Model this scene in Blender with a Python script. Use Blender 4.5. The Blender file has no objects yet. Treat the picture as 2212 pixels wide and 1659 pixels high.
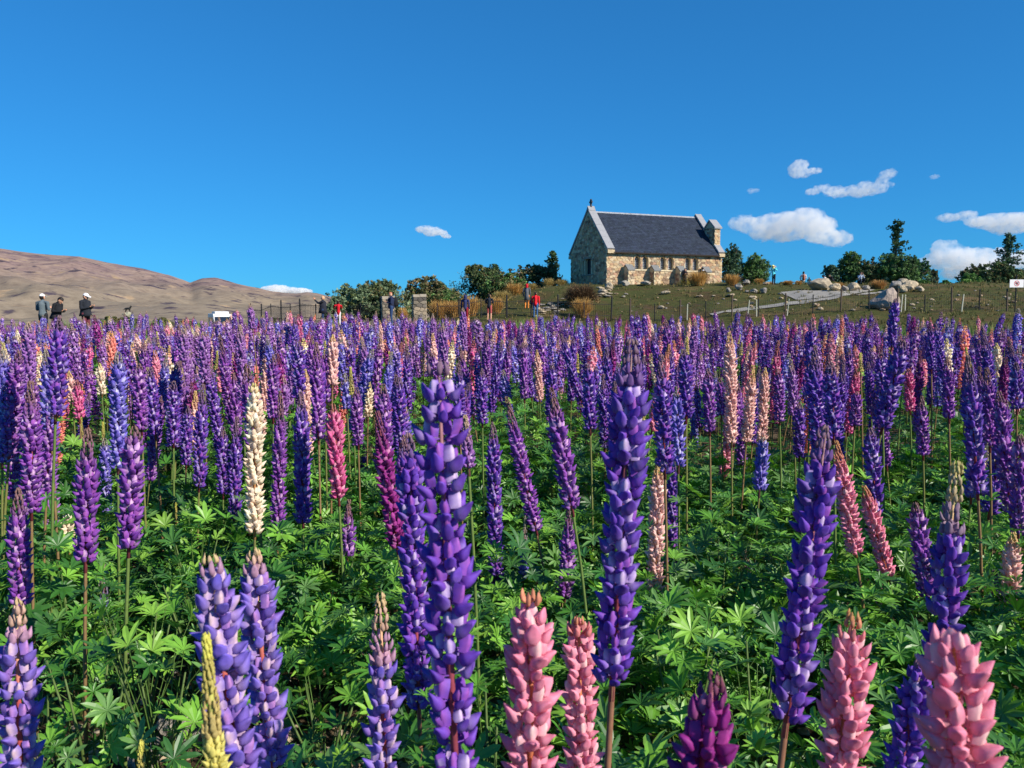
import bpy, bmesh, math, random
import numpy as np
from mathutils import Vector, Matrix, noise as mnoise

R = math.radians
scene = bpy.context.scene
COL = scene.collection
random.seed(7)
rng = np.random.default_rng(7)

# ------------------------------------------------------------------ camera
F = 1736.0                       # focal length in units of a 2212 x 1659 picture
CAM = np.array([0.0, 0.0, 1.15])
PITCH = math.atan((829.5 - 692.0) / F)
cam_data = bpy.data.cameras.new('camera')
cam_data.sensor_width = 36.0
cam_data.lens = 36.0 * F / 2212.0
cam_data.clip_start = 0.05
cam_data.clip_end = 30000.0
cam_data.dof.use_dof = True
cam_data.dof.focus_distance = 3.2
cam_data.dof.aperture_fstop = 14.0
cam = bpy.data.objects.new('camera', cam_data)
COL.objects.link(cam)
cam.location = CAM
cam.rotation_euler = (math.pi / 2 - PITCH, 0, 0)
scene.camera = cam

# ------------------------------------------------------------------ sky and sun
SUN_AZ, SUN_EL = R(122), R(33)   # azimuth clockwise from +Y
world = bpy.data.worlds.new('World')
scene.world = world
world.use_nodes = True
wn = world.node_tree.nodes
wl = world.node_tree.links
bg = wn['Background']
sky = wn.new('ShaderNodeTexSky')
sky.sky_type = 'NISHITA'
sky.sun_disc = False
sky.sun_elevation = SUN_EL
sky.sun_rotation = SUN_AZ
sky.altitude = 700
sky.air_density = 1.0
sky.dust_density = 0.0
sky.ozone_density = 4.0
gam = wn.new('ShaderNodeGamma'); gam.inputs[1].default_value = 0.68
grade = wn.new('ShaderNodeMix'); grade.data_type = 'RGBA'; grade.blend_type = 'MULTIPLY'; grade.inputs[0].default_value = 1.0
grade.inputs[7].default_value = (0.19, 0.98, 1.76, 1)
wl.new(sky.outputs[0], gam.inputs[0]); wl.new(gam.outputs[0], grade.inputs[6]); wl.new(grade.outputs[2], bg.inputs[0])
bg.inputs[1].default_value = 0.097

sun_data = bpy.data.lights.new('sun', 'SUN')
sun_data.energy = 4.9
sun_data.angle = R(0.5)
sun_data.color = (1.0, 0.93, 0.82)
sun = bpy.data.objects.new('sun', sun_data)
COL.objects.link(sun)
S = Vector((math.sin(SUN_AZ) * math.cos(SUN_EL), math.cos(SUN_AZ) * math.cos(SUN_EL), math.sin(SUN_EL)))
sun.rotation_euler = S.to_track_quat('Z', 'Y').to_euler()
sun.location = (30, -20, 40)

scene.view_settings.view_transform = 'Standard'
scene.view_settings.look = 'None'
scene.view_settings.exposure = 0.42
scene.view_settings.gamma = 1.0
scene.view_settings.use_curve_mapping = False
scene.render.engine = 'CYCLES'
scene.cycles.max_bounces = 6
scene.cycles.transmission_bounces = 4
scene.cycles.transparent_max_bounces = 8
scene.cycles.volume_bounces = 6

# ------------------------------------------------------------------ helpers
def lin(c):
    """8-bit sRGB triple to linear"""
    a = np.asarray(c, float) / 255.0
    return np.where(a <= 0.04045, a / 12.92, ((a + 0.055) / 1.055) ** 2.4)

def ss(a, b, x):
    t = np.clip((np.asarray(x, float) - a) / (b - a), 0, 1)
    return t * t * (3 - 2 * t)

def ground(x, y):
    x = np.asarray(x, float); y = np.asarray(y, float)
    z = 0.012 * np.clip(y - 3, 0, 27)
    s = ss(6, 24, x)
    y0 = 44 - 10 * s
    y1 = y0 + 24 + 8 * s
    fall = ss(88, 140, y)
    z = z + 3.75 * ss(y0, y1, y) * ss(-10, 5, x) * (1 - fall)
    z = z - 5.0 * ss(58, 140, y) * (1 - ss(-14, -2, x) * (1 - fall))
    z = z + 0.55 * ss(27, 41, y) * ss(-30, -18, x) * (1 - ss(-3, 5, x)) * (1 - ss(58, 75, y))
    amp = 0.015 + 0.10 * ss(30, 50, y)
    z = z + amp * (np.sin(x * 0.9 + 1.3 * np.sin(y * 0.37)) * np.sin(y * 0.61 + 0.8 * np.sin(x * 0.31)) + 0.5 * np.sin(x * 2.1 + y * 1.3) * np.sin(y * 1.7 - x * 0.9))
    return z

def gz(x, y):
    return float(ground(x, y))

CT, ST = math.cos(PITCH), math.sin(PITCH)
def P(xv, yv, d):
    """point at forward depth d that stands at picture place xv, yv (2212 wide)"""
    cx = (xv - 1106.0) / F; cy = -(yv - 829.5) / F
    return CAM + d * np.array([cx, CT + cy * ST, -ST + cy * CT])

def hit(xv, yv, d0=30.0, d1=95.0):
    """where the line of sight meets the terrain"""
    prev = d0
    for d in np.arange(d0, d1, 0.25):
        p = P(xv, yv, d)
        if p[2] <= gz(p[0], p[1]):
            return np.array([p[0], p[1], gz(p[0], p[1])]), d
    p = P(xv, yv, d1)
    return np.array([p[0], p[1], gz(p[0], p[1])]), d1

def stand(xv, ytop, H, d):
    """ground point near depth d where a thing of height H reaches picture height ytop"""
    best = None
    for dd in np.arange(d - 9, d + 9, 0.1):
        p = P(xv, ytop, dd)
        e = abs(p[2] - (gz(p[0], p[1]) + H)) + 0.04 * abs(dd - d)
        if best is None or e < best[0]:
            best = (e, np.array([p[0], p[1], gz(p[0], p[1])]), dd)
    return best[1], best[2]

def tag(o, label=None, cat=None, group=None, kind=None):
    if label: o['label'] = label
    if cat: o['category'] = cat
    if group: o['group'] = group
    if kind or cat: o['kind'] = kind or 'thing'
    return o

def empty(name, loc, label=None, cat=None, group=None, rotz=0.0):
    o = bpy.data.objects.new(name, None)
    o.empty_display_size = 0.1
    COL.objects.link(o)
    o.location = loc
    o.rotation_euler = (0, 0, rotz)
    return tag(o, label, cat, group)

def link(name, me, parent=None):
    o = bpy.data.objects.new(name, me)
    COL.objects.link(o)
    if parent is not None:
        o.parent = parent
    return o

class MB:
    """collects triangles with colours and material numbers; build() makes one mesh"""
    def __init__(s):
        s.v = []; s.f = []; s.c = []; s.m = []; s.n = 0
    def add(s, V, T, C=(1, 1, 1), m=0):
        V = np.asarray(V, float); T = np.asarray(T, int)
        s.v.append(V); s.f.append(T + s.n)
        C = np.asarray(C, float)
        if C.ndim == 1: C = np.tile(C, (len(V), 1))
        s.c.append(C); s.m.append(np.full(len(T), m)); s.n += len(V)
        return s
    def many(s, V, T, M, C, m=0):
        """V (n,3) template, M (k,4,4), C (k,n,3) or (k,3)"""
        V = np.asarray(V, float); T = np.asarray(T, int); k = len(M); n = len(V)
        if k == 0: return s
        W = np.einsum('kij,nj->kni', M[:, :3, :3], V) + M[:, None, :3, 3]
        if C.ndim == 2: C = np.repeat(C[:, None, :], n, 1)
        TT = (T[None] + (np.arange(k) * n)[:, None, None]).reshape(-1, 3)
        return s.add(W.reshape(-1, 3), TT, C.reshape(-1, 3), m)
    def mesh(s, name, mats, smooth=True):
        V = np.concatenate(s.v); T = np.concatenate(s.f); C = np.concatenate(s.c); m = np.concatenate(s.m)
        return raw_mesh(name, V, T, C, m, mats, smooth)
    def build(s, name, mats, parent=None, smooth=True):
        return link(name, s.mesh(name, mats, smooth), parent)

def raw_mesh(name, V, T, C, m, mats, smooth=True):
    me = bpy.data.meshes.new(name)
    nv, nt = len(V), len(T)
    me.vertices.add(nv); me.vertices.foreach_set('co', np.ascontiguousarray(V, np.float32).ravel())
    me.loops.add(nt * 3); me.loops.foreach_set('vertex_index', np.ascontiguousarray(T, np.int32).ravel())
    me.polygons.add(nt)
    me.polygons.foreach_set('loop_start', np.arange(0, nt * 3, 3, dtype=np.int32))
    me.polygons.foreach_set('loop_total', np.full(nt, 3, np.int32))
    me.polygons.foreach_set('material_index', np.ascontiguousarray(m, np.int32))
    me.polygons.foreach_set('use_smooth', np.full(nt, bool(smooth)))
    if C is not None:
        a = me.color_attributes.new('Col', 'FLOAT_COLOR', 'POINT')
        CC = np.ones((nv, 4), np.float32); CC[:, :3] = C
        a.data.foreach_set('color', CC.ravel())
    for x in (mats if isinstance(mats, (list, tuple)) else [mats]):
        me.materials.append(x)
    me.update()
    return me

# primitive triangle sets -------------------------------------------------
def box(x0, x1, y0, y1, z0, z1):
    V = np.array([[x, y, z] for z in (z0, z1) for y in (y0, y1) for x in (x0, x1)], float)
    Q = [(0, 2, 3, 1), (4, 5, 7, 6), (0, 1, 5, 4), (2, 6, 7, 3), (0, 4, 6, 2), (1, 3, 7, 5)]
    T = [t for q in Q for t in ((q[0], q[1], q[2]), (q[0], q[2], q[3]))]
    return V, np.array(T)

def frame_of(d):
    d = np.asarray(d, float); d = d / (np.linalg.norm(d) + 1e-12)
    a = np.array([0, 0, 1.0]) if abs(d[2]) < 0.9 else np.array([1.0, 0, 0])
    u = np.cross(a, d); u /= np.linalg.norm(u)
    w = np.cross(d, u)
    return u, w, d

def tube(pts, radii, n=6, cap=True):
    pts = np.asarray(pts, float); k = len(pts)
    V = []; T = []
    ang = np.linspace(0, 2 * math.pi, n, endpoint=False)
    u = w = None
    for i in range(k):
        d = pts[min(i + 1, k - 1)] - pts[max(i - 1, 0)]
        if u is None:
            u, w, d = frame_of(d)
        else:
            d = d / (np.linalg.norm(d) + 1e-12)
            u = u - d * np.dot(u, d); u /= (np.linalg.norm(u) + 1e-12); w = np.cross(d, u)
        r = radii[i]
        rx, ry = (r if isinstance(r, (tuple, list)) else (r, r))
        V.append(pts[i] + np.outer(np.cos(ang) * rx, u) + np.outer(np.sin(ang) * ry, w))
    V = np.concatenate(V)
    for i in range(k - 1):
        for j in range(n):
            a = i * n + j; b = i * n + (j + 1) % n; c = a + n; e = b + n
            T += [(a, b, e), (a, e, c)]
    if cap:
        V = np.vstack([V, pts[0], pts[-1]]); p0 = len(V) - 2; p1 = len(V) - 1
        for j in range(n):
            T.append((p0, (j + 1) % n, j)); T.append((p1, (k - 1) * n + j, (k - 1) * n + (j + 1) % n))
    return V, np.array(T)

def ellipsoid(c, r, nu=8, nv=6):
    V = [[0, 0, -1]]
    for i in range(1, nv):
        ph = -math.pi / 2 + math.pi * i / nv
        for j in range(nu):
            th = 2 * math.pi * j / nu
            V.append([math.cos(ph) * math.cos(th), math.cos(ph) * math.sin(th), math.sin(ph)])
    V.append([0, 0, 1]); T = []
    for j in range(nu):
        T.append((0, 1 + (j + 1) % nu, 1 + j))
    for i in range(nv - 2):
        for j in range(nu):
            a = 1 + i * nu + j; b = 1 + i * nu + (j + 1) % nu
            T += [(a, b, b + nu), (a, b + nu, a + nu)]
    top = len(V) - 1; o = 1 + (nv - 2) * nu
    for j in range(nu):
        T.append((top, o + j, o + (j + 1) % nu))
    return np.array(V) * np.asarray(r, float) + np.asarray(c, float), np.array(T)

def prism(poly, axis, a0, a1):
    """polygon (p,q) pairs extruded along axis 'x' or 'y'"""
    n = len(poly); V = []
    for a in (a0, a1):
        for p, q in poly:
            V.append((a, p, q) if axis == 'x' else (p, a, q))
    T = []
    for i in range(1, n - 1):
        T += [(0, i, i + 1), (n, n + i + 1, n + i)]
    for i in range(n):
        j = (i + 1) % n
        T += [(i, n + i, n + j), (i, n + j, j)]
    return np.array(V, float), np.array(T)

def fix_normals(me):
    bm = bmesh.new(); bm.from_mesh(me)
    bmesh.ops.recalc_face_normals(bm, faces=bm.faces)
    bm.to_mesh(me); bm.free()

def modified(me, mods):
    """mesh with modifiers applied; mods = list of (type, settings)"""
    o = bpy.data.objects.new('temporary', me); COL.objects.link(o)
    extra = []
    for t, st in mods:
        m = o.modifiers.new('m', t)
        for k, v in st.items():
            setattr(m, k, v)
    dg = bpy.context.evaluated_depsgraph_get(); dg.update()
    out = bpy.data.meshes.new_from_object(o.evaluated_get(dg))
    bpy.data.objects.remove(o)
    return out

def mesh_arrays(me):
    V = np.empty(len(me.vertices) * 3, np.float32); me.vertices.foreach_get('co', V)
    me.calc_loop_triangles()
    T = np.empty(len(me.loop_triangles) * 3, np.int32); me.loop_triangles.foreach_get('vertices', T)
    return V.reshape(-1, 3).astype(float), T.reshape(-1, 3)


# ------------------------------------------------------------------ materials
def new_mat(name):
    m = bpy.data.materials.new(name); m.use_nodes = True
    nt = m.node_tree; b = nt.nodes['Principled BSDF']
    return m, nt, b

def col4(c):
    c = lin(c); return (float(c[0]), float(c[1]), float(c[2]), 1)

def plain(name, c, rough=0.8, metal=0.0, spec=0.3, noise=0.0, nscale=20.0, bump=0.0):
    m, nt, b = new_mat(name)
    b.inputs['Roughness'].default_value = rough
    b.inputs['Metallic'].default_value = metal
    b.inputs['Specular IOR Level'].default_value = spec
    b.inputs['Base Color'].default_value = col4(c)
    if noise or bump:
        tc = nt.nodes.new('ShaderNodeTexCoord')
        n = nt.nodes.new('ShaderNodeTexNoise'); n.inputs['Scale'].default_value = nscale; n.inputs['Detail'].default_value = 5
        nt.links.new(tc.outputs['Object'], n.inputs['Vector'])
        if noise:
            mr = nt.nodes.new('ShaderNodeMapRange'); mr.inputs[3].default_value = 1 - noise; mr.inputs[4].default_value = 1 + noise
            nt.links.new(n.outputs[0], mr.inputs[0])
            mx = nt.nodes.new('ShaderNodeMix'); mx.data_type = 'RGBA'; mx.blend_type = 'MULTIPLY'; mx.inputs[0].default_value = 1
            mx.inputs[6].default_value = col4(c); nt.links.new(mr.outputs[0], mx.inputs[7])
            nt.links.new(mx.outputs[2], b.inputs['Base Color'])
        if bump:
            bp = nt.nodes.new('ShaderNodeBump'); bp.inputs['Strength'].default_value = bump; bp.inputs['Distance'].default_value = 0.02
            nt.links.new(n.outputs[0], bp.inputs['Height']); nt.links.new(bp.outputs[0], b.inputs['Normal'])
    return m

def attr_mat(name, rough=0.7, spec=0.25, trans=0.0, noise=0.15, nscale=30.0, bump=0.0, tcol=(1, 1, 1), bdist=0.02):
    """colour from the mesh's own Col attribute, a little noise on it, optional translucency"""
    m, nt, b = new_mat(name)
    N, Lk = nt.nodes, nt.links
    at = N.new('ShaderNodeAttribute'); at.attribute_name = 'Col'
    b.inputs['Roughness'].default_value = rough
    b.inputs['Specular IOR Level'].default_value = spec
    src = at.outputs['Color']
    if noise or bump:
        tc = N.new('ShaderNodeTexCoord')
        n = N.new('ShaderNodeTexNoise'); n.inputs['Scale'].default_value = nscale; n.inputs['Detail'].default_value = 4
        Lk.new(tc.outputs['Object'], n.inputs['Vector'])
        mr = N.new('ShaderNodeMapRange'); mr.inputs[1].default_value = 0.25; mr.inputs[2].default_value = 0.75
        mr.inputs[3].default_value = 1 - noise; mr.inputs[4].default_value = 1 + noise
        Lk.new(n.outputs[0], mr.inputs[0])
        mx = N.new('ShaderNodeMix'); mx.data_type = 'RGBA'; mx.blend_type = 'MULTIPLY'; mx.inputs[0].default_value = 1
        Lk.new(src, mx.inputs[6]); Lk.new(mr.outputs[0], mx.inputs[7])
        src = mx.outputs[2]
        if bump:
            bp = N.new('ShaderNodeBump'); bp.inputs['Strength'].default_value = bump; bp.inputs['Distance'].default_value = bdist
            Lk.new(n.outputs[0], bp.inputs['Height']); Lk.new(bp.outputs[0], b.inputs['Normal'])
    Lk.new(src, b.inputs['Base Color'])
    if trans:
        tr = N.new('ShaderNodeBsdfTranslucent')
        mt = N.new('ShaderNodeMix'); mt.data_type = 'RGBA'; mt.blend_type = 'MULTIPLY'; mt.inputs[0].default_value = 1
        mt.inputs[7].default_value = (*tcol, 1); Lk.new(src, mt.inputs[6]); Lk.new(mt.outputs[2], tr.inputs[0])
        ms = N.new('ShaderNodeMixShader'); ms.inputs[0].default_value = trans
        Lk.new(b.outputs[0], ms.inputs[1]); Lk.new(tr.outputs[0], ms.inputs[2])
        Lk.new(ms.outputs[0], N['Material Output'].inputs[0])
    return m

M = {}
M['petal'] = attr_mat('petal', rough=0.55, spec=0.25, trans=0.28, noise=0.18, nscale=160)
M['stem'] = attr_mat('stem', rough=0.6, spec=0.3, noise=0.2, nscale=90)
M['leaf'] = attr_mat('leaf', rough=0.42, spec=0.45, trans=0.22, noise=0.2, nscale=40, tcol=(1.1, 1.25, 0.5))
M['tree_leaf'] = attr_mat('tree_leaf', rough=0.6, spec=0.25, trans=0.15, noise=0.25, nscale=1.6)
M['grass'] = attr_mat('grass', rough=0.6, spec=0.25, trans=0.2, noise=0.15, nscale=3)
M['bark'] = plain('bark', (92, 78, 66), 0.9, noise=0.35, nscale=14, bump=0.6)
M['wall_stone'] = attr_mat('wall_stone', rough=0.9, spec=0.15, noise=0.22, nscale=5, bump=0.35, bdist=0.03)
M['mortar'] = plain('mortar', (206, 190, 156), 0.95, spec=0.1, noise=0.2, nscale=9, bump=0.4)
M['rock'] = attr_mat('rock', rough=0.92, spec=0.15, noise=0.3, nscale=4.0, bump=0.8, bdist=0.06)
M['slate'] = attr_mat('slate', rough=0.75, spec=0.2, noise=0.25, nscale=3.0)
M['coping'] = plain('coping', (150, 150, 152), 0.85, noise=0.2, nscale=5, bump=0.3)
M['cap_stone'] = plain('cap_stone', (122, 122, 120), 0.9, noise=0.2, nscale=5, bump=0.3)
M['dark_wood'] = plain('dark_wood', (48, 40, 36), 0.8, noise=0.2, nscale=9)
M['lead'] = plain('lead', (205, 210, 214), 0.6, spec=0.3)
M['frame_dark'] = plain('frame_dark', (60, 60, 62), 0.6)
M['glass'] = plain('glass', (34, 44, 58), 0.08, spec=0.6)
M['fence_metal'] = plain('fence_metal', (40, 40, 42), 0.6, metal=0.2, noise=0.2, nscale=30)
M['fence_wire'] = plain('fence_wire', (92, 92, 86), 0.6, metal=0.3)
M['stake'] = plain('stake', (190, 188, 168), 0.85, noise=0.2, nscale=20)
M['bronze'] = plain('bronze', (52, 50, 46), 0.5, metal=0.4, noise=0.2, nscale=20)

# ================================================================== the setting
def fbm(x, y, scale, octaves=5, seed=0.0, ridged=False):
    out = np.zeros(np.shape(x)); a = 1.0; tot = 0
    xf, yf = np.ravel(x), np.ravel(y); o = np.zeros(xf.size)
    for k in range(octaves):
        s = (2.03 ** k) / scale
        v = np.array([mnoise.noise((p * s + seed + 17.3 * k, q * s - seed + 5.1 * k, seed)) for p, q in zip(xf, yf)])
        if ridged: v = 1 - np.abs(v) * 2
        o += a * v; tot += a; a *= 0.5
    return (o / tot).reshape(np.shape(x))

def grid_mesh(name, X, Y, Z, mat):
    ny, nx = X.shape
    V = np.stack([X, Y, Z], -1).reshape(-1, 3)
    i = (np.arange(ny - 1)[:, None] * nx + np.arange(nx - 1)[None]).ravel()
    T = np.concatenate([np.stack([i, i + 1, i + nx + 1], 1), np.stack([i, i + nx + 1, i + nx], 1)])
    return link(name, raw_mesh(name, V, T, None, np.zeros(len(T)), mat))

def geo(a, b, n):
    return np.geomspace(a, b, n)

# ground ------------------------------------------------------------
m, nt, b = new_mat('ground')
N, Lk = nt.nodes, nt.links
b.inputs['Roughness'].default_value = 0.95; b.inputs['Specular IOR Level'].default_value = 0.1
gm = N.new('ShaderNodeNewGeometry')
def nz(scale, detail=6, rough=0.6):
    n = N.new('ShaderNodeTexNoise'); n.inputs['Scale'].default_value = scale; n.inputs['Detail'].default_value = detail; n.inputs['Roughness'].default_value = rough
    Lk.new(gm.outputs['Position'], n.inputs['Vector']); return n
def ramp(src, stops):
    r = N.new('ShaderNodeValToRGB'); cr = r.color_ramp
    while len(cr.elements) < len(stops): cr.elements.new(0.5)
    for e, (p, c) in zip(cr.elements, stops): e.position = p; e.color = col4(c)
    Lk.new(src, r.inputs[0]); return r
def mixc(f, a, c, blend='MIX'):
    x = N.new('ShaderNodeMix'); x.data_type = 'RGBA'; x.blend_type = blend
    if isinstance(f, float): x.inputs[0].default_value = f
    else: Lk.new(f, x.inputs[0])
    Lk.new(a, x.inputs[6]); Lk.new(c, x.inputs[7]); return x.outputs[2]
def mrange(src, a, c, lo=0.0, hi=1.0):
    x = N.new('ShaderNodeMapRange'); x.interpolation_type = 'SMOOTHSTEP'
    x.inputs[1].default_value = a; x.inputs[2].default_value = c; x.inputs[3].default_value = lo; x.inputs[4].default_value = hi
    Lk.new(src, x.inputs[0]); return x.outputs[0]
sep = N.new('ShaderNodeSeparateXYZ'); Lk.new(gm.outputs['Position'], sep.inputs[0])
soil = ramp(nz(9).outputs[0], [(0.3, (58, 46, 36)), (0.5, (92, 76, 58)), (0.72, (140, 124, 100))]).outputs[0]
turf = ramp(nz(0.32, 8, 0.68).outputs[0], [(0.3, (108, 84, 62)), (0.42, (96, 86, 54)), (0.5, (86, 92, 50)), (0.58, (106, 98, 60)), (0.68, (130, 106, 76))]).outputs[0]
fine = ramp(nz(6.0, 8, 0.75).outputs[0], [(0.3, (90, 90, 80)), (0.5, (205, 205, 195)), (0.7, (255, 255, 250))]).outputs[0]
turf = mixc(0.8, turf, fine, 'MULTIPLY')
plainc = ramp(nz(0.012).outputs[0], [(0.3, (140, 122, 92)), (0.6, (112, 108, 78)), (0.8, (150, 130, 100))]).outputs[0]
edge = N.new('ShaderNodeMath'); edge.operation = 'MULTIPLY_ADD'; Lk.new(nz(0.7).outputs[0], edge.inputs[0]); edge.inputs[1].default_value = 6.0; Lk.new(sep.outputs['Y'], edge.inputs[2])
c1 = mixc(mrange(edge.outputs[0], 18.0, 23.0), soil, turf)
c2 = mixc(mrange(sep.outputs['Y'], 110.0, 260.0), c1, plainc)
Lk.new(c2, b.inputs['Base Color'])
bp = N.new('ShaderNodeBump'); bp.inputs['Strength'].default_value = 0.9; bp.inputs['Distance'].default_value = 0.05
Lk.new(nz(14, 8, 0.7).outputs[0], bp.inputs['Height']); Lk.new(bp.outputs[0], b.inputs['Normal'])
M['ground'] = m

ys = np.concatenate([np.arange(-40, 0, 4.0), np.arange(0, 20, 0.5), np.arange(20, 100, 0.8), geo(100, 14000, 45)])
xp = np.concatenate([np.arange(0, 60, 0.9), geo(60, 12000, 40)])
xs = np.concatenate([-xp[:0:-1], xp])
X, Y = np.meshgrid(xs, ys)
tag(grid_mesh('ground', X, Y, ground(X, Y), M['ground']), 'brown soil and olive turf rising to the church knoll', kind='structure')

# mountain ----------------------------------------------------------
m, nt, b = new_mat('mountain')
N, Lk = nt.nodes, nt.links
b.inputs['Roughness'].default_value = 0.95; b.inputs['Specular IOR Level'].default_value = 0.05
gm = N.new('ShaderNodeNewGeometry')
base = ramp(nz(0.0035, 9, 0.62).outputs[0], [(0.34, (126, 106, 108)), (0.45, (156, 132, 124)), (0.54, (172, 148, 132)), (0.66, (136, 114, 118))]).outputs[0]
olive = ramp(nz(0.0016, 6).outputs[0], [(0.3, (142, 130, 110)), (0.7, (160, 144, 124))]).outputs[0]
sep = N.new('ShaderNodeSeparateXYZ'); Lk.new(gm.outputs['Position'], sep.inputs[0])
base = mixc(mrange(sep.outputs['Z'], 40.0, 210.0), olive, base)
spots = mrange(nz(0.016, 4, 0.5).outputs[0], 0.58, 0.66)
dark = N.new('ShaderNodeRGB'); dark.outputs[0].default_value = col4((88, 78, 86))
base = mixc(spots, base, dark.outputs[0])
pale = N.new('ShaderNodeRGB'); pale.outputs[0].default_value = col4((186, 160, 128))
base = mixc(mrange(nz(0.011, 5, 0.55).outputs[0], 0.60, 0.70), base, pale.outputs[0])
finem = ramp(nz(0.035, 8, 0.75).outputs[0], [(0.3, (190, 186, 190)), (0.5, (232, 230, 228)), (0.7, (255, 255, 255))]).outputs[0]
base = mixc(1.0, base, finem, 'MULTIPLY')
Lk.new(base, b.inputs['Base Color'])
M['mountain'] = m

sil = np.array([(-900, 430), (-400, 470), (-150, 512), (0, 535), (50, 543), (100, 548), (180, 553), (250, 568), (310, 578), (370, 590), (400, 600), (415, 606), (440, 598), (470, 598),
                (500, 606), (550, 618), (590, 628), (640, 630), (665, 628), (690, 632), (720, 640), (780, 655), (900, 668), (1100, 676), (1500, 680)], float)
az = np.linspace(math.atan(-1.15), math.atan(0.23), 330)
rr = np.linspace(1100, 6200, 120)
AZ, RR = np.meshgrid(az, rr)
xv = 1106 + F * np.tan(AZ)
elev = (692 - np.interp(xv, sil[:, 0], sil[:, 1])) / F * np.cos(AZ)
DD = RR
t = np.clip((DD - 1300) / 3200, 0, 1)
ramp_h = np.where(DD < 4500, t ** 1.45, 1 - 0.75 * np.clip((DD - 4500) / 1700, 0, 1))
crest = elev * 4500
Xm, Ym = DD * np.sin(AZ), DD * np.cos(AZ)
rid = fbm(Xm, Ym, 900, 5, 3.1, True); det = fbm(Xm, Ym, 260, 4, 8.2)
env = np.sin(np.pi * np.clip(t, 0, 1) ** 0.9)
Zm = crest * ramp_h + env * crest * 0.34 * (rid - 0.45) + env * 34 * det - 6
Zm += 14 * det * ss(0.9, 1.0, t)
# round foothill in front
fx = 1106 + F * np.tan(AZ)
fh = np.interp(fx, [-400, 100, 240, 292, 373, 440, 500, 551, 620, 700], [0, 0, 8, 20, 33, 31, 24, 14, 3, 0])
bump_r = np.exp(-((DD - 1750) / 260.0) ** 2)
Zm = np.maximum(Zm, -6 + (fh / F * 1750 + 7.2) * bump_r * (fh > 0.2) + 4 * det * bump_r)
tag(grid_mesh('mountain', Xm, Ym, Zm, M['mountain']), 'bare mauve brown mountain range beyond the plain', kind='structure')

# path on the knoll -------------------------------------------------
M['path'] = plain('path', (150, 145, 136), 0.95, spec=0.1, noise=0.18, nscale=3, bump=0.3)
def draped(name, polys, lift, mat):
    bm = bmesh.new()
    for poly in polys:
        pts = [hit(px, py)[0] for px, py in poly]
        vs = [bm.verts.new((p[0], p[1], 0)) for p in pts]
        bm.faces.new(vs)
    bmesh.ops.triangulate(bm, faces=bm.faces)
    for _ in range(4):
        long = [e for e in bm.edges if e.calc_length() > 1.2]
        if not long: break
        bmesh.ops.subdivide_edges(bm, edges=long, cuts=1)
        bmesh.ops.triangulate(bm, faces=bm.faces)
    for v in bm.verts: v.co.z = gz(v.co.x, v.co.y) + lift
    bmesh.ops.recalc_face_normals(bm, faces=bm.faces)
    me = bpy.data.meshes.new(name); bm.to_mesh(me); bm.free(); me.materials.append(mat)
    return link(name, me)
tag(draped('path', [[(1915, 628), (1915, 633), (1822, 643), (1757, 654), (1708, 661), (1645, 668.5), (1590, 676), (1540, 683), (1532, 681), (1580, 672), (1640, 664), (1700, 655), (1757, 648), (1822, 637)]],
           0.05, M['path']), 'pale gravel path climbing the knoll', kind='structure')
tag(draped('paved_pad', [[(1686, 634), (1700, 632.5), (1760, 629.5), (1830, 628.5), (1890, 628.6), (1822, 636.2), (1757, 646.5), (1722, 650)]], 0.054, M['path']), 'pale gravel turning area beside the boulders', kind='structure')

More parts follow.
